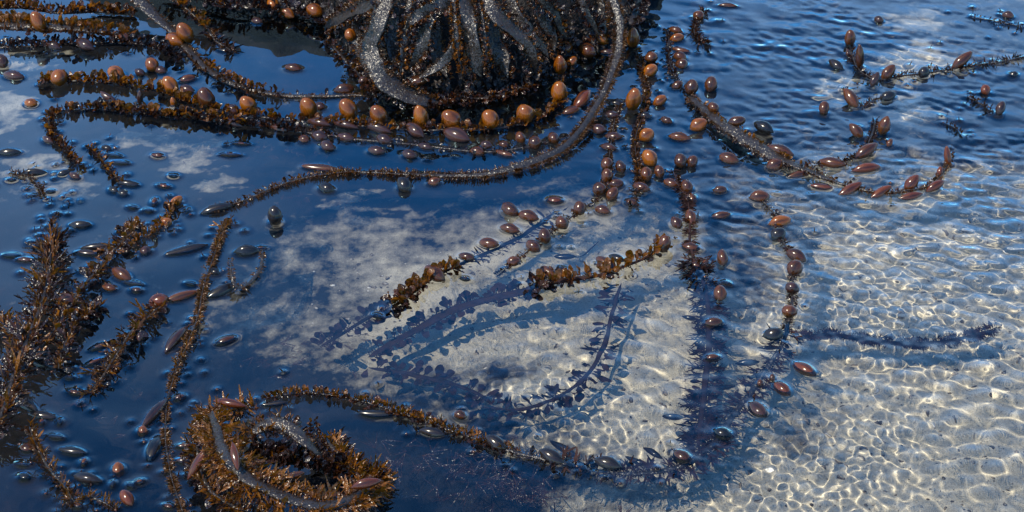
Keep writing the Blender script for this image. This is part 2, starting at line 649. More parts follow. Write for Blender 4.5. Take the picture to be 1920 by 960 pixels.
def frond(label, pts, w=6, th=None, mat='stipe', blades=(), fringe=None, bl=(), cat='kelp frond', group=None,
          name='kelp_frond', tips=0, tw=.15, upv=Vector((0, 0, 1)), men=True, world=False):
    """one kelp frond: pts = (px,py,z) along its stipe; w widths in mm; bl = bladders; blades = dicts; fringe = (per cm, mm, mat)"""
    if world:
        W = [Vector(p) for p in pts]
    else:
        W = [at(p[0], p[1], p[2] if len(p) > 2 else .002) for p in pts]
    S, us = spline(W)
    wsd = random.random()*50
    for i_, p_ in enumerate(S):
        p_ += Vector((noise.noise(Vector((i_*.05, wsd, 0))), noise.noise(Vector((i_*.05, wsd, 5))), 0))*(.0035 if not world else .004)
    org = W[0].copy()
    root = thing(name, org, label, cat, group)
    wid = [x/1000 for x in (w if isinstance(w, (list, tuple)) else [w*.8, w, w*.55])]
    th = (th or max(wid)*450)/1000
    sd0 = random.randint(0, 99)
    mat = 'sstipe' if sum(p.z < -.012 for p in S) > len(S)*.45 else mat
    link('stipe', stipe_mesh(S, us, wid, th, org, mat, tw, upv, sd0), root, Matrix())
    Ts = tangents(S)
    if men:
        for i in range(0, len(S), 2):
            if -.006 < S[i].z < .008:
                MEN.append((S[i].x, S[i].y, .004, max(.0015, np.interp(us[i], np.linspace(0, 1, len(wid)), wid)*.5), math.atan2(Ts[i].y, Ts[i].x), .0022))
    for b in blades:
        kind, bm_, n = b.get('k', 'paddle'), b.get('m', 'amber'), b.get('n', 40)
        lo_, hi_ = b.get('len', (12, 22))
        t0, t1 = b.get('t', (0, 1))
        upr = b.get('up', .5)
        side = b.get('side', 0)
        fwd = b.get('fwd', .35)
        nmax = min(n, b.get('parts', 70))
        extra = MB()
        for q in range(n):
            for _ in range(8):
                t = t0+(t1-t0)*(q+random.uniform(-2.5, 3.5))/n
                t = min(max(t, t0), t1)
                if random.random() < .15+.85*max(0, .5+1.1*noise.noise(Vector((t*len(S)*.09, wsd, 2.2)))):
                    break
            i = min(range(len(us)), key=lambda z: abs(us[z]-t)) if len(us) < 50 else min(len(us)-1, int(np.searchsorted(us, t)))
            sd_, up_ = frame(Ts[i], upv)
            sg = side if side else random.choice((-1, 1))
            wq = float(np.interp(us[i], np.linspace(0, 1, len(wid)), wid))/2
            uu = upr*random.uniform(.4, 1.5)
            d = sd_*sg*random.uniform(.35, 1)*(1-.6*min(1, upr)) + up_*uu + Ts[i]*random.uniform(-.2, 1)*fwd
            d += Vector((random.gauss(0, .24), random.gauss(0, .24), random.gauss(0, .16)))
            d.normalize()
            nrm = Vector((random.gauss(0, 1), -1+random.gauss(0, .8), random.gauss(.3, .8)))
            if b.get('flat'):
                nrm = Vector((random.gauss(0, .35), random.gauss(0, .35), 1))
            s = (lo_+(hi_-lo_)*random.triangular(-.25, 1.15, .35))/1000
            p = S[i]+sd_*sg*wq*.8+Vector((0, 0, .0005))-org
            Mx = orient(d, nrm) @ Matrix.Diagonal((s, s*b.get('wid', 1)*random.uniform(.8, 1.25), s, 1))
            Mx.translation = p
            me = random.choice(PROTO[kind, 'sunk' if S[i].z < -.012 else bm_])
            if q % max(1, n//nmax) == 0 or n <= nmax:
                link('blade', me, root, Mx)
            else:
                vv = np.empty(len(me.vertices)*3)
                me.vertices.foreach_get('co', vv)
                vv = vv.reshape(-1, 3) @ np.array(Mx.to_3x3()).T + np.array(p)
                extra.add(vv, [tuple(f.vertices) for f in me.polygons])
            if men and S[i].z > -.01 and S[i].z < .01 and random.random() < .5:
                pe = S[i]+d*s*random.uniform(.2, .7)
                MEN.append((pe.x, pe.y, .003, .002, random.random()*3, random.uniform(.001, .0026)))
        if extra.k:
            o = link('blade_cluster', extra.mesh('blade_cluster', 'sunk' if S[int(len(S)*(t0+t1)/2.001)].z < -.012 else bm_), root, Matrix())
            o['kind'] = 'stuff'
    if fringe:
        per, ln, fm = fringe[:3]
        fup = fringe[3] if len(fringe) > 3 else .25
        mb = MB()
        step = .004
        for i in range(len(S)):
            sd_, up_ = frame(Ts[i], upv)
            wq = float(np.interp(us[i], np.linspace(0, 1, len(wid)), wid))/2
            for sg in (-1, 1):
                for _ in range(np.random.default_rng(i*2+sg+7).poisson(per*step*100*max(.05, .75+2.4*noise.noise(Vector((i*.23, wsd, 8)))))):
                    d = sd_*sg+up_*random.uniform(-.5, 1)*fup*2+Ts[i]*random.uniform(-.5, .8)
                    d.normalize()
                    s = ln/1000*random.triangular(.3, 1.7, .6)
                    y = Vector((random.gauss(0, 1), random.gauss(0, 1), random.gauss(0, 1))).cross(d).normalized()
                    p = S[i]+sd_*sg*wq*random.uniform(.45, 1)-org+up_*th*.25
                    hw = random.uniform(.0006, .0013)
                    a = p+d*s*.55+up_*s*.1
                    e = p+d*s
                    mb.add([p-y*hw*.6, p+y*hw*.6, a+y*hw, a-y*hw, e+y*hw*.5, e-y*hw*.5], [(0, 1, 2, 3), (3, 2, 4, 5)])
        if mb.k:
            o = link('fringe', mb.mesh('fringe', fm, False), root, Matrix())
            o['kind'] = 'stuff'
    for x in bl:
        o = bladder(root, *x)
        b0 = o.matrix_local @ Vector((-.49, 0, 0))
        j = min(range(0, len(S), 3), key=lambda q: (S[q]-org-b0).length_squared)
        e = S[j]-org
        L_ = (e-b0).length
        if .004 < L_ < .075:
            mid = (b0+e)/2+Vector((random.gauss(0, .12), random.gauss(0, .12), -.05))*L_
            st, su = spline([b0, mid, e], .004)
            link('stalk', stipe_mesh(st, su, [.0024, .0016, .0022], .0014, Vector(), 'dstipe', .2, Vector((0, 0, 1)), j), root, Matrix())
    for _ in range(int(tips*1.1)):
        i = random.randint(0, len(S)-1)
        if S[i].z < -.02:
            continue
        p = S[i]+Vector((random.gauss(0, .022), random.gauss(0, .035), 0))
        s = random.uniform(.004, .010)
        if random.random() < .5:
            me, _q = get_bl('brownb', 1.4)
            d = Vector((random.gauss(0, .6), random.gauss(0, .6), .7))
        else:
            me = random.choice(PROTO['lance', 'brown'])
            d = Vector((random.gauss(0, .4), random.gauss(0, .4), 1))
            s *= 1.4
        Mx = orient(d, Vector((random.gauss(0, 1), -1, .2))) @ Matrix.Diagonal((s, s, s, 1))
        p.z = 0
        Mx.translation = p-org
        link('leaf_tip', me, root, Mx)
        MEN.append((p.x, p.y, .004, .003, random.random()*3, random.uniform(.0015, .003)))
    return root


def PB(**k):
    return k

# ------------------------------------------------------------------ kelp: top left
G1 = 'kelp fronds floating in rows at the upper left'
frond('thick grey kelp frond with a tall fringe of amber blades at the top left corner',
      [(-60, 50, .02), (0, 48, .025), (70, 52, .028), (130, 55, .03), (190, 62, .022), (240, 68, .008)], [26, 26, 22, 10], 10, tw=.3,
      blades=[PB(k='paddle', m='amber', n=70, len=(18, 34), up=1.2, side=-1, t=(0, 1)), PB(k='paddle', m='brown', n=60, len=(14, 26), up=.3, side=1),
              PB(k='lance', m='amber', n=46, len=(16, 32), up=1.3)], fringe=(16, 8, 'fringe'), group=G1,
      bl=[(72, 42, 36, 27, 115, .9, 'orange', .045), (160, 84, 44, 22, 150, .3, 'purple', .012), (232, 70, 26, 18, 170, .3, 'brownb', .012),
          (100, 86, 32, 18, 160, .2, 'purple', 'f')])
frond('dark kelp frond lying on the water just under the thick grey one, top left',
      [(-40, 92), (40, 88), (120, 84), (200, 80), (260, 84), (310, 96), (340, 112)], [7, 7, 5], 5,
      blades=[PB(k='paddle', m='dark', n=160, len=(15, 30), up=.7), PB(k='paddle', m='brown', n=60, len=(12, 20), up=.9)], fringe=(12, 7, 'dark'), tips=20, group=G1,
      bl=[(285, 122, 27, 21, 125, .7, 'orange', 'f'), (300, 132, 24, 14, 160, .1, 'purple', 'f'), (25, 142, 40, 20, 170, 0, 'purple', 'f'), (3, 115, 30, 22, 120, .5, 'brownb', 'f')])
frond('brown bladed kelp reaching over the frame edge above the thick grey frond',
      [(-40, 16, .012), (40, 14, .015), (110, 24, .012), (180, 22, .01), (250, 28, .006)], [12, 10, 6], 6,
      blades=[PB(k='paddle', m='amber', n=80, len=(16, 30), up=1), PB(k='paddle', m='brown', n=80, len=(14, 28), up=.7), PB(k='lance', m='dark', n=60, len=(16, 30), up=.5)], fringe=(8, 8, 'fringe'), group=G1)
frond('broad flat grey stipe coming down from the top edge to a narrow tail',
      [(225, -30, .06), (262, 5, .045), (300, 38, .025), (328, 62, .012), (352, 92, .006), (385, 126, .005), (425, 152, .006), (480, 172, .006), (560, 181, .004), (690, 180, .003)],
      [34, 34, 28, 20, 20, 15, 13, 10, 6], 7, tw=.25,
      blades=[PB(k='paddle', m='amber', n=26, len=(16, 30), up=1.3, side=-1, t=(.55, .8)), PB(k='paddle', m='brown', n=34, len=(14, 26), up=.8, t=(.5, .85)), PB(k='paddle', m='dark', n=30, len=(10, 18), up=.2, t=(.3, 1))],
      fringe=(12, 6, 'fringe'), tips=12, group=G1,
      bl=[(347, 62, 42, 26, 122, .85, 'orange', .03), (328, 76, 36, 24, 150, .3, 'orange', .012), (645, 169, 36, 20, 10, .25, 'brownb', 'f'), (352, 150, 42, 24, 20, 0, 'black', 'd')])
frond('narrow wet stipe with dark blades slanting beside the broad grey stipe',
      [(318, -10, .05), (352, 18, .035), (385, 50, .015), (405, 78, .004), (440, 100, .002)], [9, 8, 5], 5,
      blades=[PB(k='lance', m='brown', n=40, len=(16, 30), up=.5), PB(k='paddle', m='amber', n=24, len=(18, 30), up=1, t=(0, .5)), PB(k='lance', m='dark', n=40, len=(20, 34), up=.3)], fringe=(10, 8, 'fringe'), group=G1)
frond('dark leafy kelp tangle along the top edge left of the rock',
      [(300, -20, .02), (370, -6, .02), (440, 12, .02), (500, 14, .015), (560, 26, .012), (620, 46, .008)], [16, 14, 10], 9, 'dstipe',
      blades=[PB(k='paddle', m='dark', n=140, len=(18, 34), up=.6), PB(k='lance', m='brown', n=80, len=(18, 34), up=.5), PB(k='paddle', m='amber', n=20, len=(14, 24), up=.8)], group=G1,
      bl=[(512, 9, 26, 20, 120, .6, 'orange', .02), (538, 24, 30, 20, 145, .4, 'orange', .015), (590, 20, 34, 24, 150, .5, 'orange', .03), (482, 40, 24, 12, 170, 0, 'purple', 'f'), (420, 95, 30, 12, 170, 0, 'black', 'f'), (550, 128, 30, 17, 170, .3, 'brownb', 'f')])

# ------------------------------------------------------------------ the long bladder rows
UPR = [PB(k='paddle', m='amber', n=162, len=(14, 25), up=1.3, parts=90), PB(k='paddle', m='brown', n=94, len=(10, 18), up=.3)]
frond('long kelp row carrying the upright amber egg shaped bladders above their reflections',
      [(72, 158), (120, 152), (180, 154), (240, 160), (300, 172), (350, 190), (400, 204), (460, 216), (540, 226), (620, 232), (700, 238), (780, 244), (860, 244), (950, 238), (1005, 224), (1040, 205), (1050, 190)],
      [5, 6, 6, 5, 4], 5, 'dstipe', group=G1,
      blades=[PB(k='paddle', m='gold', n=148, len=(16, 30), up=1.2, t=(0, .36), parts=90), PB(k='paddle', m='brown', n=162, len=(12, 24), up=.9), PB(k='paddle', m='amber', n=148, len=(17, 29), up=1.3, t=(.3, 1)), PB(k='paddle', m='dark', n=148, len=(8, 15), up=.25)], fringe=(10, 5, 'dark'),
      bl=[(110, 146, 34, 28, 100, .7, 'orange', 'f'), (218, 138, 36, 27, 150, .6, 'orange', 'f'), (320, 161, 40, 26, 125, .85, 'orange', 'f'), (387, 185, 38, 30, 115, .9, 'brownb', 'f'), (465, 197, 34, 29, 125, .95, 'orange', 'f'),
          (578, 203, 40, 30, 112, .95, 'orange', 'f'), (653, 206, 42, 30, 122, .95, 'orange', 'f'), (710, 216, 40, 29, 122, .95, 'orange', 'f'), (789, 219, 40, 25, 105, 1, 'orange', 'f'), (847, 225, 40, 31, 135, .9, 'orange', 'f'),
          (919, 224, 36, 29, 120, 1, 'orange', 'f'), (985, 214, 38, 31, 115, 1, 'orange', 'f'),
          (600, 200, 22, 15, 160, .2, 'purple', 'f'), (350, 168, 26, 16, 160, .3, 'purple', 'f'), (262, 136, 20, 14, 150, .4, 'purple', 'f')])
frond('second kelp row of dark bladders lying on the water in front of the amber eggs',
      [(170, 205), (230, 208), (300, 216), (360, 222), (420, 230), (500, 238), (580, 250), (660, 260), (740, 268), (820, 276), (890, 284), (950, 282), (1010, 272), (1060, 258)],
      [5, 6, 5, 4], 5, 'dstipe', tips=20, group=G1,
      blades=[PB(k='paddle', m='amber', n=59, len=(18, 32), up=1.2, t=(0, .35)), PB(k='paddle', m='dark', n=148, len=(16, 28), up=.8, t=(0, .45)), PB(k='paddle', m='brown', n=148, len=(12, 22), up=.9, t=(0, .5)), PB(k='paddle', m='dark', n=121, len=(8, 15), up=.4)], fringe=(9, 5, 'dark'),
      bl=[(203, 182, 34, 15, 145, .5, 'purple', 'f'), (262, 184, 26, 12, 85, .9, 'purple', 'f'), (325, 193, 20, 11, 100, .9, 'orange', 'f'), (437, 207, 28, 20, 150, .4, 'purple', 'f'), (437, 231, 44, 18, 160, .1, 'purple', 'f'),
          (600, 231, 48, 19, 168, .15, 'purple', 'f'), (648, 235, 50, 20, 165, .15, 'purple', 'f'), (708, 240, 52, 24, 160, .2, 'purple', 'f'), (779, 245, 46, 24, 140, .4, 'purple', 'f'), (856, 254, 52, 26, 158, .2, 'purple', 'f'),
          (525, 240, 44, 20, 165, .1, 'purple', 'f'), (599, 256, 32, 19, 170, .1, 'purple', 'f'), (648, 258, 36, 20, 165, .1, 'purple', 'f'), (614, 274, 30, 20, 150, .2, 'purple', 'f'), (570, 262, 20, 16, 160, .1, 'brownb', 'f'),
          (720, 262, 34, 19, 160, .1, 'purple', 'f'), (706, 283, 34, 19, 170, .1, 'purple', 'f'), (768, 290, 28, 19, 160, .2, 'purple', 'f'), (797, 275, 26, 14, 165, .1, 'purple', 'f'), (895, 285, 30, 19, 170, .1, 'brownb', 'f'),
          (912, 272, 26, 16, 165, .2, 'purple', 'f'), (945, 288, 38, 17, 160, .1, 'brownb', 'f'), (976, 258, 24, 19, 110, .5, 'brownb', 'f'), (1003, 268, 28, 22, 100, .5, 'brownb', 'f'), (1038, 260, 28, 22, 120, .5, 'brownb', 'f'),
          (945, 272, 22, 15, 160, .2, 'brownb', 'f'), (745, 262, 14, 10, 160, .1, 'black', 'f')])
frond('short kelp tuft curling down at the left end of the second row',
      [(165, 205), (125, 208), (98, 218), (92, 238), (104, 258), (118, 276), (134, 292), (146, 308)], [5, 6, 5], 5, 'dstipe', tips=12, group=G1,
      blades=[PB(k='paddle', m='brown', n=75, len=(12, 24), up=.9), PB(k='paddle', m='amber', n=48, len=(12, 22), up=1.2), PB(k='lance', m='dark', n=54, len=(14, 24), up=.5)], fringe=(9, 6, 'dark'),
      bl=[(100, 212, 40, 15, 175, .1, 'black', 'd'), (90, 262, 26, 15, 150, .2, 'purple', 'f'), (140, 330, 22, 14, 150, .2, 'brownb', 'f'), (58, 194, 27, 20, 165, .3, 'orange', 'f')])
frond('small ragged kelp tuft floating alone left of the sunlit patches, below the two rows',
      [(170, 276), (185, 292), (200, 312), (212, 330), (230, 345)], [4, 4, 3], 4, 'dstipe', tips=14, group=G1,
      blades=[PB(k='lance', m='brown', n=45, len=(12, 22), up=.7), PB(k='paddle', m='amber', n=16, len=(12, 20), up=1)], fringe=(9, 7, 'dark'),
      bl=[(212, 292, 44, 12, 170, .05, 'black', 'd'), (225, 306, 34, 12, 175, .05, 'purple', 'd'), (200, 278, 22, 12, 160, .2, 'black', 'f'), (240, 345, 40, 17, 172, .1, 'black', 'f'), (213, 357, 18, 12, 150, .1, 'black', 'f'), (230, 363, 22, 14, 160, .1, 'black', 'f')])

# ------------------------------------------------------------------ long stipe sweeping from the rock to the left
frond('long tapering stipe sweeping from the top edge in an arc to the left centre',
      [(1143, -30, .15), (1150, 5, .13), (1160, 45, .10), (1160, 90, .07), (1150, 130, .05), (1130, 180, .03), (1100, 232, .014), (1066, 272, .008), (1010, 302, .006), (950, 320, .005), (890, 330, .004),
       (800, 329), (720, 326), (640, 324), (575, 334), (520, 350), (470, 372), (430, 386), (400, 396)],
      [26, 23, 20, 17, 18, 22, 15, 8, 6, 5, 4, 3], 6, tw=.7, fringe=(30, 9, 'fringe', .5), group='kelp fronds trailing from the rock',
      blades=[PB(k='lance', m='dark', n=81, len=(8, 14), up=.1, side=1, t=(.35, .65)), PB(k='paddle', m='brown', n=35, len=(8, 16), up=.6, t=(.6, 1)), PB(k='paddle', m='amber', n=18, len=(9, 14), up=1, t=(.6, .8))],
      bl=[(600, 315, 66, 23, 172, .15, 'brownb', 'f'), (409, 392, 66, 22, 196, .05, 'black', 'f'), (758, 347, 34, 26, 130, .5, 'black', 'f'), (612, 353, 34, 21, 160, .2, 'black', 'f'), (814, 341, 26, 19, 20, .2, 'brownb', 'f'),
          (1092, 186, 52, 27, 230, .35, 'red', 'f'), (1072, 208, 34, 18, 200, .1, 'brownb', 'f')])
bladder_things = [
    ((515, 404, 34, 27, 95, .9, 'black', 'f'), 'dark pointed bladder standing alone above its own reflection, left of the sandy streaks'),
    ((150, 422, 46, 22, 0, .1, 'black', 'f'), 'big dark glossy bladder floating by itself above the golden clump at left'),
    ((424, 640, 46, 24, 20, .1, 'black', 'd'), 'lone glassy ringed bladder right of the thin bristly frond, left of centre'),
    ((16, 286, 50, 19, 0, .05, 'black', 'f'), 'blackish long bladder at the left edge below the two rows'),
    ((1040, 377, 30, 17, 175, 0, 'red', 'd'), 'reddish half sunk dome left of the bladder chains, under the sweeping stipe'),
    ((1508, 693, 40, 22, 150, 0, 'red', 'd'), 'reddish ringed bladder at the dark edge of the bright sand, right'),
    ((863, 779, 24, 17, 160, .4, 'brownb', 'f'), 'small pointed bladder just above the lower bladder arc'),
    ((1545, 203, 28, 20, 85, .6, 'brownb', 'f'), 'brown bladder standing alone in ripples, left of the upper right kelp'),
    ((1648, 37, 20, 14, 160, .3, 'purple', 'f'), 'small dark bladder near the top edge right of the rippled water'),
    ((1365, 11, 38, 13, 175, .1, 'brownb', 'f'), 'flat brown bladder touching the top edge right of the rock'),
    ((1848, 169, 20, 17, 100, .5, 'red', 'f'), 'little reddish bladder in ripples by the right edge'),
    ((1876, 203, 26, 17, 65, .6, 'purple', 'f'), 'dark slanted bladder in ripples near the right edge, under the long strand'),
    ((1890, 29, 22, 14, 170, .2, 'purple', 'f'), 'small dark lump of weed in the top right corner'),
    ((268, 810, 26, 17, 95, .5, 'orange', 'd'), 'orange tipped bladder breaking the surface beside the large dark one, lower left'),
    ((222, 882, 30, 20, 100, .5, 'orange', 'd'), 'orange bladder with a ring of raised water at lower left'),
    ((238, 934, 38, 24, 130, .4, 'red', 'f'), 'reddish spiky bladder near the bottom edge, left'),
    ((295, 292, 22, 12, 170, .1, 'brownb', 'f'), 'tiny dark bladder alone in calm water below the rows'),
    ((307, 350, 24, 10, 170, .1, 'red', 'd'), 'flat reddish bladder barely showing in calm water, above the bristly frond'),
    ((325, 331, 20, 11, 170, .1, 'black', 'd'), 'tiny black dome in calm water, above the flat reddish one'),
    ((432, 291, 40, 9, 178, 0, 'red', 'd'), 'reddish sliver of weed at the surface below the rows'),
    ((452, 270, 34, 8, 175, 0, 'red', 'd'), 'upper of two reddish slivers of weed below the rows'),
    ((22, 480, 44, 16, 178, 0, 'black', 'd'), 'low black bladder at the left edge beside the golden clump'),
    ((1040, 690, 0, 0, 0, 0, '', ''), ''),
]
for b_, lab in bladder_things:
    if lab:
        o_ = bladder(None, *b_, name='loose_bladder')
        tag(o_, lab, 'kelp bladder', 'loose kelp bladders')

# ------------------------------------------------------------------ kelp on the rock
GR = 'kelp stipes hanging over the rock'


def onrock(pts):
    return [atm(p[0], p[1], p[2] if len(p) > 2 else .02) for p in pts]


RU = Vector((0, -sin(SLOPE), cos(SLOPE)))


def rockfrond(label, pts, w, bl=(), fr=(16, 8, 'fringe', .6), blades=None, th=3, tw=.6, side=0):
    w = [x*1.45 for x in w]
    blades = blades and [dict(b, n=int(b['n']*.75)) for b in blades]
    bl_ = blades if blades is not None else [PB(k='paddle', m='amber', n=30, len=(9, 16), up=.8, side=side), PB(k='paddle', m='brown', n=44, len=(10, 18), up=.5), PB(k='paddle', m='dark', n=50, len=(12, 22), up=.2)]
    return frond(label, onrock(pts), w, th, 'stipe', blades=bl_, fringe=fr, bl=bl, group=GR, tw=tw, upv=RU, men=False, world=True)


rockfrond('sparkling grey stipe slanting off the left shoulder of the rock', [(760, -40, .03), (715, 6, .04), (672, 22, .05), (635, 42, .04), (610, 56, .02)], [26, 28, 24, 14], bl=[(657, 66, 24, 20, 110, .8, 'orange', .06)])
rockfrond('broad silvery stipe curving like a hook at the left front of the rock', [(740, -30, .03), (722, 15, .05), (712, 55, .06), (696, 95, .06), (704, 130, .06), (730, 160, .055), (768, 182, .045), (800, 192, .035), (835, 197, .012)],
          [26, 27, 30, 32, 34, 36, 32, 20, 10], side=0)
rockfrond('forked grey stipe with a dark right edge in the middle of the rock', [(870, -20, .04), (842, 8, .05), (815, 24, .06), (800, 52, .06), (796, 82, .05), (786, 108, .035), (766, 132, .02)], [24, 24, 30, 28, 24, 18, 10])
rockfrond('short stub of stipe forking left from the forked grey stipe', [(822, 18, .065), (795, 32, .07), (772, 48, .065), (760, 66, .05)], [18, 20, 18, 9], fr=(10, 6, 'fringe', .5))
rockfrond('thin stipe bowed like a sickle over the black hollow of the rock', [(848, 40, .03), (856, 75, .05), (850, 102, .055), (830, 125, .05), (802, 142, .045), (775, 156, .03)], [10, 13, 15, 14, 12, 8], bl=[(783, 153, 40, 20, 195, .3, 'brownb', .04)],
          blades=[PB(k='paddle', m='amber', n=16, len=(8, 14), up=.8, t=(0, .3)), PB(k='paddle', m='brown', n=16, len=(8, 14), up=.5)], fr=(8, 6, 'fringe', .5))
rockfrond('straight grey stipe hanging down the centre front of the rock', [(862, -30, .04), (872, 10, .06), (880, 50, .065), (886, 90, .06), (896, 128, .045), (905, 150, .03)], [24, 24, 26, 26, 28, 18])
rockfrond('glittering stipe angled right over the front of the rock', [(900, -25, .04), (915, 8, .06), (938, 42, .07), (965, 66, .065), (986, 90, .06), (1000, 122, .04), (1004, 140, .02)], [22, 24, 26, 22, 18, 16, 8])
rockfrond('thin glistening stipe above the orange bladders right of the rock front', [(990, -25, .03), (1015, 10, .04), (1040, 32, .045), (1052, 60, .035), (1064, 82, .02)], [14, 14, 14, 12, 8], fr=(14, 7, 'fringe', .5))
rockfrond('dark leaf covered stipe on the right shoulder of the rock', [(1075, -30, .02), (1090, 10, .03), (1105, 40, .03), (1120, 70, .02)], [12, 14, 12, 8], blades=[PB(k='paddle', m='dark', n=70, len=(14, 26), up=.5), PB(k='paddle', m='brown', n=30, len=(12, 20), up=.6)], fr=(8, 7, 'dark', .5))
rockfrond('shaded leafy stipe at the right edge of the rock beside open water', [(1210, -40, .01), (1200, -5, .02), (1188, 30, .02), (1172, 60, .015)], [10, 12, 12, 8], blades=[PB(k='paddle', m='dark', n=110, len=(16, 30), up=.3)], fr=(8, 7, 'dark', .5))
rockfrond('leaf choked stipe between the hook and the forked stipe', [(775, -30, .02), (768, 20, .03), (765, 65, .035), (758, 105, .035), (752, 140, .03)], [10, 12, 12, 8], blades=[PB(k='paddle', m='amber', n=90, len=(8, 16), up=.8), PB(k='paddle', m='dark', n=60, len=(10, 20), up=.4)], fr=(6, 7, 'dark', .5))
rockfrond('leafy stipe glowing amber just left of the straight centre stipe', [(850, -30, .05), (852, 20, .06), (858, 70, .065), (862, 110, .055), (868, 140, .04)], [6, 8, 8, 6], blades=[PB(k='paddle', m='amber', n=110, len=(9, 17), up=.8), PB(k='paddle', m='gold', n=50, len=(8, 14), up=.8)], fr=(6, 7, 'fringe', .5))
rockfrond('leafy stipe glowing amber between the centre stipe and the glittering one', [(892, -10, .05), (902, 40, .06), (910, 90, .06), (918, 130, .045)], [6, 8, 8, 6], blades=[PB(k='paddle', m='amber', n=90, len=(8, 15), up=.8), PB(k='paddle', m='brown', n=50, len=(8, 14), up=.6)], fr=(6, 7, 'fringe', .5))
DK = [PB(k='paddle', m='brown', n=60, len=(8, 15), up=.5), PB(k='paddle', m='amber', n=26, len=(8, 14), up=.7)]
for lab, pts, w in [
    ('shaded dark stipe hugging the rock right of the hook shaped stipe', [(740, 5), (738, 50), (742, 100), (760, 140)], [18, 24, 24, 12]),
    ('broad shaded stipe behind the sickle shaped one, lower middle of the rock', [(800, -20), (812, 60), (822, 110), (838, 150)], [20, 26, 26, 14]),
    ('shadowed flat stipe just right of the glittering one on the rock', [(950, -20), (965, 30), (990, 60), (1018, 90), (1030, 112)], [18, 24, 24, 18, 10]),
    ('dark flat stipe hanging under the thin glistening one', [(1000, -10), (1020, 40), (1035, 75), (1040, 100)], [16, 22, 20, 10]),
    ('wide shaded stipe low on the rock front left of the glittering one', [(912, 20), (925, 70), (940, 110), (952, 148)], [18, 28, 28, 14]),
    ('shaded stipe on the far left shoulder of the rock above the brown fringe', [(690, -10), (672, 50), (676, 95), (690, 140)], [16, 22, 20, 10]),
    ('dark drooping stipe between rock top and the sweeping stipe', [(1120, -25), (1125, 20), (1130, 55), (1128, 80)], [16, 20, 18, 10]),
]:
    rockfrond(lab, [(x, y, .012) for x, y in pts], w, blades=DK, fr=(12, 7, 'fringe', .5), th=3)
frond('mat of brown leafy kelp spread on the water at the foot of the rock',
      [(800, 192), (850, 190), (900, 184), (950, 176), (995, 160), (1015, 148)], [10, 12, 8], 6, 'dstipe', group=GR,
      blades=[PB(k='paddle', m='brown', n=190, len=(12, 24), up=.35, parts=90), PB(k='paddle', m='amber', n=30, len=(10, 18), up=.7), PB(k='paddle', m='dark', n=130, len=(14, 26), up=.15)], fringe=(8, 7, 'dark'))
frond('fringe of brown leaves floating left of the hook shaped stipe',
      [(610, 75), (640, 105), (668, 135), (688, 160), (705, 182)], [8, 8, 6], 5, 'dstipe', tips=14, group=GR,
      blades=[PB(k='paddle', m='brown', n=90, len=(10, 20), up=.6), PB(k='paddle', m='amber', n=16, len=(10, 18), up=.9), PB(k='paddle', m='dark', n=60, len=(10, 20), up=.3)], bl=[(688, 90, 18, 17, 90, .6, 'purple', .03), (682, 152, 20, 17, 90, .6, 'brownb', 'f')])

# ------------------------------------------------------------------ orange bladders right of the rock, vertical chains
GC = 'bladder chains trailing in front of the rock'
frond('kelp strand with the brightest orange bladders beside the right foot of the rock',
      [(1105, 78, .012), (1078, 100), (1062, 118), (1052, 150), (1050, 190), (1030, 212)], [5, 5, 4], 4, 'dstipe', tips=24, group=GC,
      blades=[PB(k='paddle', m='amber', n=38, len=(9, 16), up=.8), PB(k='paddle', m='brown', n=57, len=(9, 16), up=.4)], fringe=(10, 6, 'dark'),
      bl=[(1050, 123, 34, 23, 92, 1, 'orange', .022), (1048, 173, 34, 27, 95, 1, 'orange', 'f'), (1061, 89, 28, 22, 15, .6, 'orange', .02), (1123, 71, 38, 25, 150, .5, 'orange', .02), (1025, 97, 26, 25, 80, .8, 'brownb', .02),
          (1102, 95, 34, 25, 150, .4, 'brownb', .015), (1072, 115, 22, 18, 40, .5, 'orange', 'f'), (1140, 98, 26, 12, 175, .1, 'purple', 'f'), (1187, 72, 34, 22, 90, 1, 'orange', 'f')])
frond('leafy bladder chain running down from the right corner of the rock to the centre',
      [(1195, 95, .006), (1204, 130), (1212, 165), (1208, 205), (1196, 240), (1192, 280), (1198, 320), (1195, 355), (1185, 385)], [3, 3, 2], 3, 'dstipe', tips=34, group=GC,
      blades=[PB(k='paddle', m='brown', n=96, len=(9, 17), up=.6), PB(k='lance', m='dark', n=80, len=(10, 18), up=.5), PB(k='paddle', m='amber', n=35, len=(9, 15), up=.9)], fringe=(26, 8, 'fringe', .5),
      bl=[(1221, 108, 23, 21, 85, .8, 'brownb', .012), (1219, 133, 32, 23, 40, .7, 'orange', 'f'), (1188, 187, 40, 27, 82, .95, 'orange', 'f'), (1237, 189, 30, 21, 35, .6, 'orange', 'f'), (1250, 226, 24, 17, 150, .3, 'brownb', 'f'),
          (1212, 254, 32, 27, 35, .6, 'orange', 'f'), (1218, 297, 33, 27, 120, .6, 'orange', 'f'), (1274, 258, 36, 18, 170, .15, 'brownb', 'f'), (1276, 302, 28, 22, 100, .6, 'brownb', 'f'), (1298, 303, 24, 20, 60, .6, 'brownb', 'f'),
          (1210, 218, 24, 15, 170, .1, 'black', 'f'), (1212, 327, 29, 22, 100, .6, 'brownb', 'f'), (1203, 352, 30, 22, 160, .4, 'brownb', 'f'), (1185, 382, 26, 17, 150, .1, 'brownb', 'd'), (1236, 322, 24, 18, 100, .5, 'brownb', 'f')])
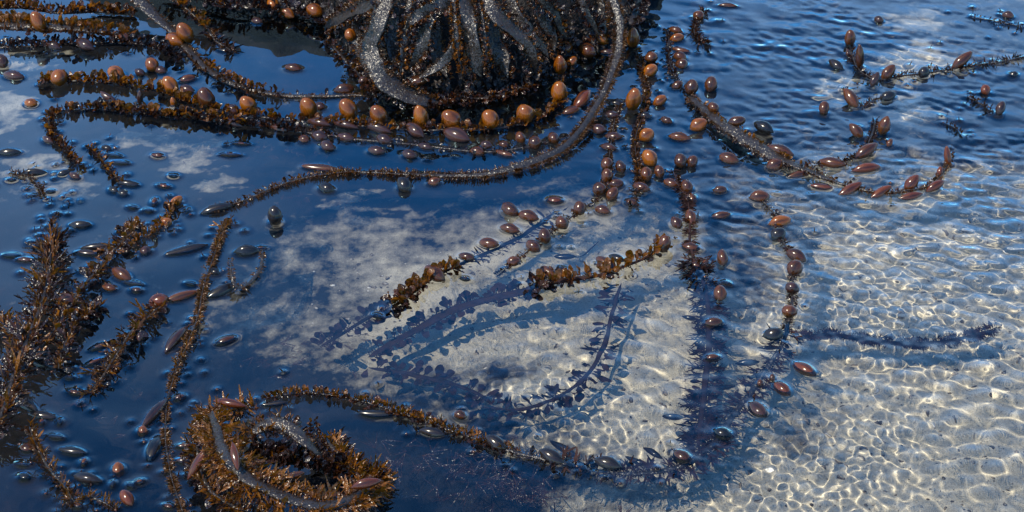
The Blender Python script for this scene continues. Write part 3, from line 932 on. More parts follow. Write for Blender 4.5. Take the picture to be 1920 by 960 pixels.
frond('bladder chain curving from the arc stipe down left toward the sunken clump',
      [(1165, 190), (1155, 220), (1146, 260), (1140, 300), (1138, 340), (1126, 370), (1088, 395), (1054, 420), (1022, 444), (1000, 464), (964, 492), (930, 515, -.01)], [3, 3, 2], 3, 'dstipe', tips=30, group=GC,
      blades=[PB(k='paddle', m='brown', n=64, len=(8, 14), up=.4), PB(k='paddle', m='dark', n=64, len=(8, 15), up=.2)], fringe=(20, 7, 'fringe', .5),
      bl=[(1157, 195, 30, 16, 175, .1, 'black', 'f'), (1147, 216, 30, 18, 170, .2, 'purple', 'f'), (1122, 243, 30, 19, 170, .2, 'purple', 'f'), (1151, 257, 32, 18, 175, .15, 'brownb', 'f'), (1142, 277, 28, 18, 165, .2, 'brownb', 'f'),
          (1138, 308, 26, 23, 100, .7, 'brownb', 'f'), (1164, 313, 26, 21, 110, .5, 'brownb', 'f'), (1138, 330, 28, 23, 95, .7, 'brownb', 'f'), (1155, 346, 29, 19, 15, .3, 'brownb', 'f'), (1124, 355, 26, 23, 100, .6, 'brownb', 'f'),
          (1148, 364, 30, 22, 60, .5, 'brownb', 'f'), (1130, 395, 32, 20, 165, .2, 'brownb', 'f'), (1087, 391, 26, 23, 95, .7, 'brownb', 'f'), (1054, 418, 28, 25, 120, .6, 'brownb', 'f'), (1022, 443, 30, 23, 100, .6, 'brownb', 'f'),
          (1000, 462, 28, 22, 140, .4, 'brownb', 'f'), (963, 491, 28, 20, 20, .3, 'brownb', 'f'),
          (957, 394, 38, 24, 145, .4, 'brownb', 'f'), (991, 406, 42, 24, 165, .3, 'brownb', 'f'), (956, 430, 38, 19, 165, .2, 'brownb', 'f'), (917, 457, 38, 20, 172, .15, 'brownb', 'f'), (875, 482, 32, 18, 165, .2, 'brownb', 'f')])
frond('short bristly chain in open water right of the rock, near the top',
      [(1322, 20), (1310, 38), (1300, 60), (1312, 78), (1330, 82)], [5, 5, 4], 4, 'dstipe', tips=14, group=GC,
      blades=[PB(k='lance', m='brown', n=64, len=(12, 22), up=.9), PB(k='lance', m='dark', n=64, len=(12, 20), up=.4)], fringe=(12, 7, 'dark'), bl=[(1310, 30, 24, 19, 60, .6, 'brownb', 'f')])
frond('bladder chain standing left of the short bristly one, over blue water',
      [(1252, 58), (1254, 85), (1256, 110), (1262, 135), (1275, 158), (1292, 175)], [3, 3, 2], 3, 'dstipe', tips=18, group=GC,
      blades=[PB(k='lance', m='dark', n=70, len=(9, 16), up=.7), PB(k='paddle', m='brown', n=32, len=(8, 13), up=.5)], fringe=(12, 6, 'dark'),
      bl=[(1267, 57, 24, 17, 160, .3, 'brownb', 'f'), (1269, 72, 28, 20, 15, .5, 'orange', 'f'), (1277, 94, 34, 16, 165, .2, 'brownb', 'f'), (1275, 107, 28, 18, 160, .4, 'brownb', 'f'), (1278, 121, 26, 20, 20, .4, 'brownb', 'f'), (1270, 160, 24, 17, 30, .4, 'brownb', 'f'),
          (1297, 164, 30, 25, 80, .7, 'brownb', 'f'), (1333, 158, 30, 21, 75, .5, 'brownb', 'f')])
frond('chain of small ringed bladders running straight down right of the centre',
      [(1262, 320), (1272, 350), (1290, 372), (1293, 408), (1295, 462), (1306, 498), (1320, 530, -.01), (1326, 580, -.02), (1328, 640, -.03), (1322, 720, -.035), (1315, 790, -.04), (1310, 850, -.045)],
      [3, 4, 9, 12, 10], 5, 'dstipe', tips=40, group=GC,
      blades=[PB(k='needle', m='brown', n=110, len=(22, 42), up=.1, t=(.42, 1), parts=80, fwd=.3), PB(k='needle', m='dark', n=200, len=(22, 44), up=.1, t=(.42, 1), parts=90, fwd=.2, flat=1), PB(k='paddle', m='brown', n=35, len=(8, 14), up=.8, t=(0, .45)), PB(k='paddle', m='dark', n=41, len=(16, 26), up=0, t=(.45, 1))], fringe=(12, 12, 'sunk', .1),
      bl=[(1258, 344, 26, 16, 160, .3, 'brownb', 'f'), (1288, 350, 29, 22, 100, .4, 'brownb', 'f'), (1297, 373, 25, 17, 100, .3, 'brownb', 'd'), (1295, 408, 33, 22, 100, .3, 'brownb', 'f'), (1268, 418, 26, 18, 120, .4, 'brownb', 'f'), (1352, 404, 38, 17, 10, .2, 'brownb', 'f'),
          (1350, 357, 28, 15, 10, .2, 'brownb', 'f'), (1295, 465, 33, 19, 170, .1, 'brownb', 'd'), (1355, 483, 31, 22, 90, .4, 'brownb', 'f'), (1305, 499, 25, 17, 160, .1, 'brownb', 'd'), (1323, 495, 16, 12, 90, .4, 'brownb', 'f'),
          (1350, 550, 30, 22, 90, .4, 'brownb', 'f'), (1338, 605, 33, 20, 10, .3, 'brownb', 'f'), (1293, 596, 26, 13, 170, 0, 'black', 'u'), (1336, 672, 32, 17, 10, .1, 'brownb', 'd'), (1362, 532, 20, 10, 160, .1, 'brownb', 'd'), (1312, 750, 40, 17, 170, 0, 'red', 'u'),
          (1262, 782, 38, 16, 175, 0, 'black', 'u'), (1355, 726, 44, 15, 5, 0, 'black', 'u'), (1285, 822, 42, 17, 190, 0, 'black', 'u')])
bt = [((1323, 448), 'a'), ((1328, 456), 'b')]

# ------------------------------------------------------------------ diagonal stipe and the right hand chain
GD = 'kelp fronds in the rippled water on the right'
frond('stout sparkling stipe slanting through the ripples and ending in a row of rusty bladders',
      [(1292, 180, .004), (1318, 204, .008), (1350, 232, .014), (1385, 256, .016), (1425, 280, .014), (1465, 300, .01), (1500, 316, .006), (1550, 335), (1600, 352), (1655, 362), (1705, 358), (1745, 348), (1772, 320), (1780, 290)],
      [16, 26, 36, 34, 22, 10, 4, 3, 3, 3], 7, tw=.3, tips=16, group=GD, fringe=(16, 7, 'fringe', .5),
      blades=[PB(k='paddle', m='dark', n=96, len=(8, 15), up=.1, side=1, t=(0, .5)), PB(k='paddle', m='amber', n=32, len=(10, 16), up=1, side=-1, t=(.05, .45)), PB(k='paddle', m='brown', n=48, len=(8, 15), up=.5, t=(.3, 1))],
      bl=[(1310, 235, 36, 25, 30, .5, 'orange', 'f'), (1338, 202, 26, 20, 120, .5, 'brownb', .02), (1382, 227, 36, 22, 10, .3, 'brownb', .022), (1432, 239, 38, 24, 150, .2, 'black', .012), (1367, 298, 36, 22, 160, .3, 'brownb', 'f'),
          (1463, 283, 46, 25, 160, .3, 'brownb', .012), (1453, 310, 36, 22, 20, .3, 'brownb', 'f'), (1498, 327, 44, 19, 12, .2, 'brownb', 'f'), (1540, 350, 40, 17, 172, .1, 'red', 'f'), (1594, 354, 46, 21, 28, .4, 'red', 'f'), (1652, 360, 46, 22, 30, .4, 'red', 'f'),
          (1709, 343, 36, 20, 50, .6, 'red', 'f'), (1708, 368, 44, 17, 12, .1, 'red', 'f'), (1753, 350, 42, 19, 32, .4, 'red', 'f'), (1777, 294, 40, 15, 100, .8, 'red', 'f'), (1762, 322, 22, 12, 80, .6, 'red', 'f')])
frond('dark frond of fanned bladders in the ripples just above the rusty row',
      [(1640, 225), (1632, 260), (1618, 285), (1590, 300), (1555, 308), (1520, 310)], [4, 5, 4], 4, 'dstipe', tips=12, group=GD,
      blades=[PB(k='paddle', m='brown', n=41, len=(9, 15), up=.6), PB(k='lance', m='dark', n=64, len=(9, 16), up=.6)], fringe=(9, 7, 'dark'),
      bl=[(1606, 246, 34, 18, 130, .6, 'brownb', 'f'), (1658, 236, 38, 23, 72, .8, 'brownb', 'f'), (1624, 284, 54, 24, 35, .4, 'brownb', 'f'), (1560, 307, 54, 24, 172, .1, 'brownb', 'f'), (1624, 317, 56, 22, 10, .1, 'red', 'f'), (1668, 268, 16, 10, 60, .5, 'brownb', 'f')])
frond('frond of upright bladders at the upper right, trailing a spiky tail to the right edge',
      [(1592, 80), (1600, 110), (1612, 132), (1645, 150), (1690, 142), (1735, 138), (1780, 130), (1830, 122), (1880, 116), (1930, 104)], [4, 5, 5, 4], 4, 'dstipe', tips=26, group=GD,
      blades=[PB(k='lance', m='brown', n=96, len=(10, 18), up=.8), PB(k='lance', m='dark', n=80, len=(10, 18), up=.4)], fringe=(12, 7, 'dark'),
      bl=[(1594, 72, 32, 18, 95, .9, 'brownb', 'f'), (1612, 108, 48, 19, 95, .9, 'brownb', 'f'), (1568, 122, 36, 18, 140, .3, 'black', 'f'), (1665, 136, 38, 22, 50, .6, 'brownb', 'f'), (1640, 150, 36, 17, 65, .6, 'purple', 'f'), (1732, 136, 26, 19, 60, .5, 'black', 'f'), (1803, 114, 50, 22, 42, .6, 'brownb', 'f'),
          (1590, 100, 16, 10, 90, .5, 'brownb', 'f'), (1900, 140, 20, 12, 10, .2, 'black', 'f')])
frond('pair of brown bladders on a short spiky stem below the upper right frond',
      [(1580, 165), (1598, 182), (1620, 200), (1640, 188), (1665, 182)], [4, 4, 3], 4, 'dstipe', group=GD, blades=[PB(k='lance', m='brown', n=41, len=(9, 15), up=.7)], fringe=(8, 7, 'dark'),
      bl=[(1596, 185, 42, 22, 120, .5, 'brownb', 'f'), (1665, 181, 30, 17, 25, .4, 'black', 'f')])
frond('thin spiky weed stem with bare upright tips in the ripples near the right edge',
      [(1815, 182), (1840, 196), (1858, 208)], [3, 3, 2], 3, 'dstipe', tips=14, group=GD, blades=[PB(k='lance', m='brown', n=19, len=(10, 20), up=1.3)], fringe=(5, 7, 'dark'))
frond('tiny spiky weed stem below the other spiky stem at right',
      [(1775, 232), (1790, 240), (1800, 250)], [3, 3, 2], 3, 'dstipe', tips=10, group=GD, blades=[PB(k='lance', m='brown', n=16, len=(9, 16), up=1.3)], fringe=(5, 7, 'dark'))
frond('row of dark weed flecks floating in the top right corner',
      [(1820, 32), (1850, 36), (1885, 44), (1920, 50)], [2, 3, 2], 2, 'dstipe', tips=18, group=GD, blades=[PB(k='paddle', m='dark', n=25, len=(7, 12), up=.4)], fringe=(3, 6, 'dark'))
frond('sunken furry strand lying across the bright sand at right',
      [(1490, 632, -.02), (1560, 628, -.045), (1620, 636, -.055), (1700, 645, -.055), (1780, 640, -.05), (1840, 625, -.04), (1870, 612, -.03)], [10, 14, 13, 7], 8, 'dstipe', group=GD,
      blades=[PB(k='needle', m='brown', n=90, len=(12, 22), up=.5)], fringe=(40, 12, 'sunk', .2))

# ------------------------------------------------------------------ long loop: right chain, bottom arc
frond('very long kelp loop with large bladders running down the right side and round the bottom',
      [(1425, 372), (1455, 405), (1462, 440), (1475, 465), (1492, 490), (1487, 540), (1481, 585), (1472, 630, -.004), (1450, 675, -.02), (1415, 725, -.025), (1375, 780, -.025), (1335, 835, -.02), (1280, 872, -.016), (1200, 888, -.014), (1120, 882, -.008), (1040, 866),
       (970, 850), (925, 836), (870, 816), (810, 795), (760, 778), (700, 760), (640, 744), (570, 738), (500, 746)],
      [4, 4, 5, 8, 12, 12, 8, 6, 5, 5, 4], 5, 'dstipe', tips=50, group='long kelp loops around the pool',
      blades=[PB(k='needle', m='dark', n=220, len=(20, 38), up=.1, t=(.28, .62), parts=90, flat=1), PB(k='paddle', m='dark', n=64, len=(14, 26), up=.05, t=(.3, .65)), PB(k='paddle', m='gold', n=144, len=(9, 17), up=1.2, t=(.7, 1)), PB(k='needle', m='gold', n=80, len=(12, 22), up=1.1, t=(.66, 1)),
              PB(k='paddle', m='brown', n=128, len=(10, 18), up=.35, t=(.66, 1)), PB(k='paddle', m='brown', n=41, len=(8, 14), up=.5, t=(0, .26))], fringe=(12, 8, 'dark', .3),
      bl=[(1424, 370, 42, 26, 5, .2, 'brownb', 'f'), (1462, 416, 42, 24, 15, .3, 'orange', 'f'), (1459, 440, 32, 24, 40, .4, 'black', 'f'), (1493, 480, 40, 25, 150, .3, 'brownb', 'f'), (1490, 503, 32, 28, 60, .5, 'brownb', 'f'), (1485, 540, 26, 24, 70, .6, 'purple', 'f'), (1480, 584, 27, 26, 80, .6, 'brownb', 'f'),
          (1450, 627, 40, 26, 10, .3, 'black', 'f'), (1442, 651, 44, 15, 5, 0, 'black', 'u'), (1402, 680, 48, 17, 5, 0, 'black', 'u'), (1466, 730, 36, 24, 140, 0, 'red', 'd'), (1421, 769, 36, 24, 140, 0, 'purple', 'd'), (1355, 815, 36, 22, 160, .2, 'black', 'd'),
          (1279, 858, 34, 24, 150, .2, 'brownb', 'd'), (1312, 870, 34, 20, 120, 0, 'black', 'u'), (1195, 865, 44, 18, 160, 0, 'black', 'u'), (1225, 850, 40, 18, 150, 0, 'black', 'u'), (1140, 869, 48, 24, 165, .25, 'black', 'f'), (1035, 857, 52, 27, 150, .4, 'black', 'f'), (1058, 842, 54, 22, 150, 0, 'black', 'u'),
          (931, 832, 50, 26, 145, .5, 'black', 'f'), (811, 811, 54, 22, 170, .25, 'black', 'f'), (706, 776, 70, 25, 176, .12, 'black', 'f'), (1425, 718, 14, 10, 90, .5, 'brownb', 'f'), (1448, 708, 14, 10, 90, .5, 'brownb', 'f'), (515, 757, 50, 18, 185, .1, 'black', 'f')])

# ------------------------------------------------------------------ sunken fronds over the sand in the centre
GS = 'kelp fronds half sunk over the pale sand'
frond('sunken blade fringed frond rising to an amber tuft in the very centre',
      [(600, 650, -.06), (650, 620, -.05), (700, 590, -.03), (738, 575, -.008), (770, 553), (800, 530), (835, 510), (862, 496, -.003), (920, 470, -.02), (980, 440, -.035), (1050, 395, -.05)], [8, 9, 8, 6, 7, 12, 14], 5, 'dstipe', tips=16, group=GS,
      blades=[PB(k='paddle', m='amber', n=54, len=(18, 34), up=1.2, t=(.30, .66)), PB(k='paddle', m='dark', n=50, len=(20, 36), up=.1, t=(0, .4), flat=1), PB(k='paddle', m='brown', n=44, len=(18, 34), up=.15, t=(0, .4)), PB(k='lance', m='dark', n=40, len=(18, 34), up=.1, t=(.66, 1), flat=1), PB(k='paddle', m='brown', n=30, len=(14, 24), up=.3, t=(.3, .7))], fringe=(4, 8, 'sunk'),
      bl=[(815, 513, 42, 26, 145, .5, 'brownb', .012), (872, 524, 20, 11, 170, 0, 'brownb', 'd'), (708, 594, 18, 11, 160, 0, 'purple', 'd')])
frond('amber bladed frond beside the centre whose left half sinks to a dark blue ribbon',
      [(690, 670, -.07), (760, 630, -.065), (840, 585, -.05), (920, 560, -.035), (985, 545, -.015), (1015, 532), (1060, 526), (1110, 520), (1150, 508), (1195, 490), (1225, 474), (1246, 458)], [14, 22, 22, 16, 8, 6, 5], 5, 'dstipe', tips=22, group=GS,
      blades=[PB(k='paddle', m='amber', n=64, len=(16, 32), up=1.2, t=(.46, 1)), PB(k='paddle', m='dark', n=70, len=(18, 36), up=.1, t=(0, .55), flat=1), PB(k='paddle', m='brown', n=70, len=(16, 32), up=.2, t=(0, .55)), PB(k='paddle', m='brown', n=36, len=(14, 24), up=.2, t=(.45, 1))], fringe=(3, 8, 'sunk'),
      bl=[(1032, 513, 42, 22, 140, .5, 'brownb', 'f'), (1138, 498, 46, 26, 140, .4, 'brownb', 'f'), (1245, 458, 34, 24, 80, .8, 'brownb', 'f'), (1157, 485, 30, 16, 160, .1, 'black', 'f'), (1060, 508, 30, 14, 150, 0, 'black', 'd')])
frond('dark sunken frond of broad paddles curving through the sandy middle',
      [(1165, 530, -.03), (1150, 580, -.045), (1135, 640, -.05), (1112, 690, -.05), (1075, 725, -.05), (1030, 752, -.05), (970, 768, -.055), (900, 765, -.07)], [7, 9, 9, 7], 5, 'dstipe', group=GS,
      blades=[PB(k='paddle', m='dark', n=60, len=(18, 42), up=.1, flat=1, wid=.7), PB(k='paddle', m='brown', n=60, len=(18, 36), up=.2, wid=.7), PB(k='lance', m='dark', n=30, len=(24, 40), up=.1)])
frond('sunken purplish strand curling under the lower left of the bright sand',
      [(690, 690, -.08), (760, 700, -.075), (830, 715, -.07), (890, 735, -.07), (930, 760, -.07)], [9, 12, 8], 5, 'dstipe', group=GS, blades=[PB(k='paddle', m='dark', n=60, len=(18, 34), up=.1, flat=1)])
frond('shadow of a stalk and oval float beside the chain, built as dark sunken kelp over the sand',  # cast shadow of a bladder and its stalk, modelled as dark kelp
      [(1125, 450, -.03), (1110, 465, -.035), (1095, 478, -.04), (1075, 484, -.04)], [3, 3, 3], 3, 'dstipe', group=GS, bl=[(1060, 481, 46, 19, 180, 0, 'black', -.04)])

# ------------------------------------------------------------------ left side
GL = 'golden kelp fronds on the left side'
NEED = [PB(k='needle', m='gold', n=48, len=(20, 42), up=.5, fwd=1.1, parts=80), PB(k='needle', m='brown', n=48, len=(16, 32), up=.4), PB(k='lance', m='dark', n=50, len=(18, 34), up=.2)]
frond('big golden needle leaved frond climbing up the left edge',
      [(-20, 820, .02), (8, 760, .03), (30, 690, .035), (55, 630, .03), (78, 570, .022), (90, 520, .018), (95, 480, .012), (92, 455, .006)], [10, 11, 9, 7, 5], 7, tips=20, group=GL,
      blades=[PB(k='needle', m='gold', n=68, len=(24, 52), up=.55, parts=85, fwd=1), PB(k='needle', m='brown', n=88, len=(22, 52), up=.5, wid=.8, fwd=.8), PB(k='needle', m='dark', n=110, len=(24, 56), up=.2, wid=.8), PB(k='paddle', m='dark', n=70, len=(18, 34), up=.1), PB(k='paddle', m='brown', n=50, len=(16, 30), up=.4), PB(k='lance', m='amber', n=30, len=(20, 36), up=.8)], fringe=(14, 9, 'gold', .6),
      bl=[(85, 684, 56, 25, 172, .15, 'black', 'f'), (46, 756, 66, 24, 150, .1, 'black', 'f'), (80, 780, 50, 20, 172, .1, 'black', 'f'), (125, 564, 40, 24, 160, .3, 'brownb', .012), (88, 638, 36, 18, 30, .3, 'red', .012), (48, 488, 44, 14, 178, 0, 'black', 'd'), (78, 793, 16, 11, 90, .4, 'red', 'd'), (112, 792, 16, 11, 100, .3, 'black', 'd')])
frond('golden branch crossing from the left clump up toward the upright tufts',
      [(40, 700, .02), (80, 650, .022), (115, 600, .02), (140, 560, .015), (165, 528, .012), (190, 500, .01), (215, 470, .01), (240, 440, .012), (250, 425, .01)], [6, 7, 6, 4], 5, tips=30, group=GL,
      blades=[PB(k='needle', m='gold', n=40, len=(18, 40), up=.5, fwd=1.1), PB(k='paddle', m='amber', n=30, len=(16, 28), up=.8), PB(k='paddle', m='dark', n=60, len=(18, 32), up=.2), PB(k='needle', m='brown', n=32, len=(16, 30), up=.5)], fringe=(12, 8, 'fringe', .6),
      bl=[(185, 463, 60, 17, 185, .1, 'black', 'f'), (165, 476, 54, 17, 175, .05, 'purple', 'd'), (195, 470, 36, 14, 190, .1, 'red', 'f'), (273, 472, 24, 22, 100, .4, 'purple', 'd'), (228, 515, 42, 22, 150, .2, 'brownb', 'f'), (250, 532, 52, 14, 170, 0, 'black', 'd'), (256, 545, 30, 16, 170, .1, 'black', 'd'), (205, 540, 30, 15, 165, .2, 'brownb', 'f')])
frond('second golden arm spreading toward the left frame edge in the clump',
      [(70, 660, .02), (40, 640, .02), (10, 610, .015), (-20, 590, .01)], [6, 6, 4], 5, group=GL, blades=NEED, fringe=(10, 8, 'fringe', .6))
frond('needle leaved spray filling the gap low in the golden clump',
      [(110, 690, .012), (120, 650, .015), (135, 615, .012), (160, 590, .01), (185, 575)], [5, 5, 4], 5, group=GL,
      blades=[PB(k='needle', m='gold', n=40, len=(16, 30), up=.8), PB(k='paddle', m='dark', n=50, len=(18, 32), up=.1), PB(k='paddle', m='brown', n=30, len=(16, 28), up=.4)], fringe=(10, 8, 'fringe', .5), bl=[(130, 650, 30, 16, 20, .3, 'purple', .01)])
frond('upright tuft of amber blades with bladders, right of the big clump top',
      [(235, 470), (262, 448), (290, 436), (305, 418), (318, 396), (330, 382)], [4, 5, 4], 4, tips=24, group=GL,
      blades=[PB(k='paddle', m='gold', n=34, len=(14, 26), up=1.1), PB(k='lance', m='amber', n=24, len=(14, 24), up=1), PB(k='paddle', m='dark', n=22, len=(12, 20), up=.2)], fringe=(8, 7, 'fringe', .5),
      bl=[(330, 378, 27, 17, 40, .4, 'orange', 'f'), (312, 418, 24, 19, 30, .5, 'orange', 'f'), (290, 380, 20, 12, 90, .3, 'brownb', 'd'), (279, 396, 24, 12, 170, .2, 'black', 'd'), (248, 390, 20, 10, 170, 0, 'black', 'd'), (352, 396, 16, 10, 90, .3, 'black', 'd'), (285, 434, 16, 10, 90, .2, 'black', 'd')])
frond('bushy golden frond slanting down left from the reddish bladders',
      [(305, 570, .008), (280, 590, .012), (256, 612, .014), (235, 640, .012), (215, 672, .01), (195, 705, .006), (170, 735)], [5, 6, 6, 4], 5, tips=26, group=GL,
      blades=[PB(k='needle', m='gold', n=51, len=(18, 40), up=.4, fwd=1.1), PB(k='needle', m='brown', n=40, len=(16, 30), up=.4), PB(k='paddle', m='dark', n=26, len=(18, 32), up=.1)], fringe=(14, 8, 'fringe', .5),
      bl=[(298, 564, 36, 24, 200, .3, 'red', .012), (340, 556, 72, 22, 18, .1, 'brownb', 'f'), (262, 632, 18, 12, 90, .4, 'purple', .02), (190, 650, 44, 15, 20, .05, 'black', 'd'), (178, 680, 40, 14, 25, .05, 'black', 'd'), (133, 690, 18, 11, 170, 0, 'black', 'd'), (140, 737, 26, 12, 170, .1, 'brownb', 'd'), (130, 708, 22, 11, 170, 0, 'black', 'd')])
frond('thin bristly frond running straight down the left third of the picture',
      [(428, 412), (415, 440, .004), (400, 480, .006), (386, 525, .008), (374, 575, .008), (358, 630, .006), (340, 670, .004), (326, 705), (316, 745), (312, 800), (315, 850), (322, 895), (338, 945), (350, 980)], [2, 3, 4, 3, 3, 3, 2], 3, tips=40, group=GL,
      blades=[PB(k='needle', m='gold', n=48, len=(12, 24), up=.9, t=(.02, .5)), PB(k='needle', m='fringe', n=60, len=(8, 15), up=.6)], fringe=(22, 8, 'fringe', .5),
      bl=[(350, 468, 84, 25, 195, .05, 'black', 'f'), (416, 545, 56, 25, 28, .1, 'black', 'f'), (332, 636, 60, 24, 235, .05, 'purple', 'f'), (290, 775, 62, 24, 235, .05, 'purple', 'f'), (337, 747, 26, 16, 20, .1, 'black', 'd'), (290, 842, 56, 32, 255, .1, 'black', 'd'), (402, 510, 20, 14, 160, .2, 'black', 'f'), (357, 533, 24, 10, 170, 0, 'black', 'd')])
frond('stipe curling up into a point beside the dark bladder, left of the sandy water',
      [(492, 470, .002), (488, 500, .004), (474, 522, .006), (452, 540, .008), (438, 530, .02), (433, 505, .03), (432, 486, .045)], [4, 8, 9, 8, 6, 3], 4, group=GL, fringe=(8, 6, 'fringe', .5),
      bl=[(462, 472, 44, 24, 5, .2, 'black', 'f'), (488, 466, 22, 8, 5, .1, 'brownb', 'f')])
frond('ragged golden sprig with dark bladders in the bottom left corner',
      [(56, 800), (66, 830, .006), (82, 862, .008), (102, 890, .008), (122, 915, .006), (140, 945)], [4, 5, 5, 4], 4, tips=26, group=GL,
      blades=[PB(k='needle', m='gold', n=32, len=(16, 30), up=.9), PB(k='needle', m='brown', n=28, len=(14, 26), up=.4)], fringe=(14, 8, 'fringe', .5),
      bl=[(136, 846, 54, 22, 172, .1, 'black', 'f'), (165, 898, 56, 25, 170, .15, 'black', 'f'), (50, 842, 26, 18, 170, 0, 'brownb', 'd'), (46, 896, 34, 20, 170, 0, 'black', 'd'), (104, 820, 34, 14, 172, 0, 'black', 'd'), (158, 868, 16, 11, 90, .3, 'brownb', 'd'), (40, 872, 30, 12, 170, 0, 'black', 'd')])
frond('low dark sprig of bladder tips along the bottom edge, left',
      [(130, 950), (160, 930), (190, 940), (215, 955)], [4, 5, 4], 4, tips=20, group=GL, blades=[PB(k='needle', m='gold', n=20, len=(14, 24), up=.9)], fringe=(10, 8, 'fringe', .5),
      bl=[(262, 905, 24, 14, 20, .2, 'black', 'd'), (245, 912, 20, 12, 160, .1, 'black', 'd'), (316, 950, 30, 14, 170, 0, 'black', 'd'), (212, 908, 18, 10, 90, .2, 'black', 'd'), (146, 950, 30, 16, 170, .1, 'black', 'd')])
frond('bladder with dangling spikes at the far left below the two rows',
      [(20, 325), (50, 330), (70, 345), (80, 365)], [4, 4, 3], 4, 'dstipe', tips=16, group=GL, blades=[PB(k='lance', m='brown', n=26, len=(10, 20), up=.9)], fringe=(12, 7, 'fringe', .5),
      bl=[(62, 325, 50, 16, 4, .15, 'black', 'f'), (120, 325, 24, 12, 20, .1, 'black', 'f'), (95, 360, 16, 9, 0, 0, 'brownb', 'd'), (60, 368, 20, 9, 0, 0, 'black', 'd'), (22, 338, 20, 10, 0, 0, 'black', 'd')])
frond('cluster of small weed tips ringed by raised water, above the golden clump',
      [(108, 400), (98, 415), (95, 428)], [2, 3, 2], 2, 'dstipe', tips=24, group=GL, blades=[PB(k='lance', m='brown', n=14, len=(8, 14), up=1.1)], fringe=(8, 6, 'fringe', .5),
      bl=[(92, 426, 20, 12, 0, .1, 'black', 'd'), (104, 402, 14, 9, 0, .1, 'black', 'd'), (75, 442, 16, 9, 0, .1, 'black', 'd'), (133, 433, 16, 10, 0, .1, 'black', 'd'), (58, 455, 16, 9, 0, .1, 'black', 'd')])

# ------------------------------------------------------------------ coiled clump at the bottom
GK = 'coiled kelp clump at the bottom'
CB = [PB(k='needle', m='gold', n=120, len=(22, 40), up=.5, parts=90), PB(k='needle', m='brown', n=60, len=(18, 34), up=.1)]
frond('thick speckled stipe curling round the front of the coiled clump, golden leaved',
      [(398, 770, .045), (404, 800, .062), (414, 835, .075), (432, 868, .075), (462, 896, .07), (505, 920, .06), (555, 940, .05), (610, 948, .04), (660, 936, .03), (692, 912, .018), (708, 886, .006)],
      [14, 20, 25, 28, 29, 29, 27, 22, 14, 7], 10, tw=.3, group=GK,
      blades=[PB(k='needle', m='gold', n=190, len=(22, 40), up=-.1, side=1, parts=90, fwd=.6), PB(k='needle', m='gold', n=130, len=(24, 44), up=.15, side=-1, parts=90, fwd=.8), PB(k='needle', m='gold', n=46, len=(20, 36), up=.7), PB(k='paddle', m='amber', n=20, len=(14, 24), up=.5), PB(k='needle', m='brown', n=90, len=(20, 38), up=-.5, side=1)], fringe=(14, 9, 'gold', .5),
      bl=[(372, 868, 66, 22, 238, .7, 'red', .045), (441, 855, 46, 17, 285, .4, 'red', .10), (432, 757, 60, 18, 170, .2, 'red', .05), (686, 908, 58, 20, 14, .3, 'red', .05), (545, 893, 54, 18, 15, .2, 'brownb', .06)])
frond('dark grey stipe arching over the back of the coiled clump',
      [(462, 830, .03), (480, 808, .055), (510, 796, .065), (545, 806, .065), (575, 826, .055), (598, 850, .035), (610, 876, .012), (612, 890, -.005)], [16, 24, 30, 28, 22, 16, 10], 7, tw=.4, group=GK,
      blades=[PB(k='paddle', m='brown', n=40, len=(12, 22), up=.5), PB(k='needle', m='gold', n=30, len=(16, 28), up=.8, t=(0, .4)), PB(k='paddle', m='dark', n=70, len=(14, 26), up=-.5)], fringe=(12, 8, 'fringe', .4))
frond('leafy stem in the dark hollow of the coiled clump',
      [(470, 850, .02), (510, 862, .02), (550, 868, .018), (600, 872, .012), (640, 880, .01)], [10, 10, 8], 7, 'dstipe', group=GK,
      blades=[PB(k='paddle', m='dark', n=160, len=(18, 36), up=.8), PB(k='paddle', m='brown', n=90, len=(16, 30), up=.8), PB(k='needle', m='gold', n=24, len=(20, 34), up=.9)], fringe=(10, 8, 'dark', .5))
frond('splayed needle leaved stem at the right end of the coiled clump',
      [(612, 825, .015), (635, 850, .02), (652, 875, .02), (675, 890, .018), (695, 892, .01), (708, 886, .004)], [8, 10, 8, 5], 6, group=GK,
      blades=[PB(k='needle', m='gold', n=60, len=(22, 40), up=.7), PB(k='needle', m='brown', n=70, len=(20, 40), up=.3), PB(k='lance', m='dark', n=60, len=(20, 40), up=.1)], fringe=(10, 8, 'fringe', .5))
frond('small upright knob of leaflets poking up behind the coiled clump',
      [(600, 850, .004), (596, 830, .02), (590, 805, .035), (586, 790, .045)], [5, 6, 5], 5, 'dstipe', group=GK, blades=[PB(k='paddle', m='brown', n=60, len=(7, 12), up=.5), PB(k='paddle', m='gold', n=20, len=(7, 12), up=.5)], fringe=(8, 5, 'dark', .5))
frond('golden outer skirt of needle leaves on the left flank of the coiled clump',
      [(478, 765, .02), (440, 768, .03), (405, 785, .03), (380, 815, .025), (370, 850, .02), (378, 890, .015), (400, 925, .015), (440, 950, .015), (500, 975, .01)], [6, 8, 8, 6], 6, tips=24, group=GK,
      blades=CB+[PB(k='paddle', m='dark', n=70, len=(18, 32), up=-.1)], fringe=(12, 9, 'gold', .5),
      bl=[(388, 786, 44, 18, 20, .1, 'black', 'd'), (378, 806, 40, 18, 15, .1, 'black', 'd'), (346, 838, 50, 16, 5, .05, 'black', 'd'), (346, 866, 44, 14, 0, .05, 'purple', 'd')])


# ------------------------------------------------------------------ rock and its weed turf


def base_xy():
    pts = [at(px, rock_base(px)) for px in range(-200, 1231, 10)]
    return np.array([p.x for p in pts]), np.array([p.y for p in pts])


BX, BY = base_xy()


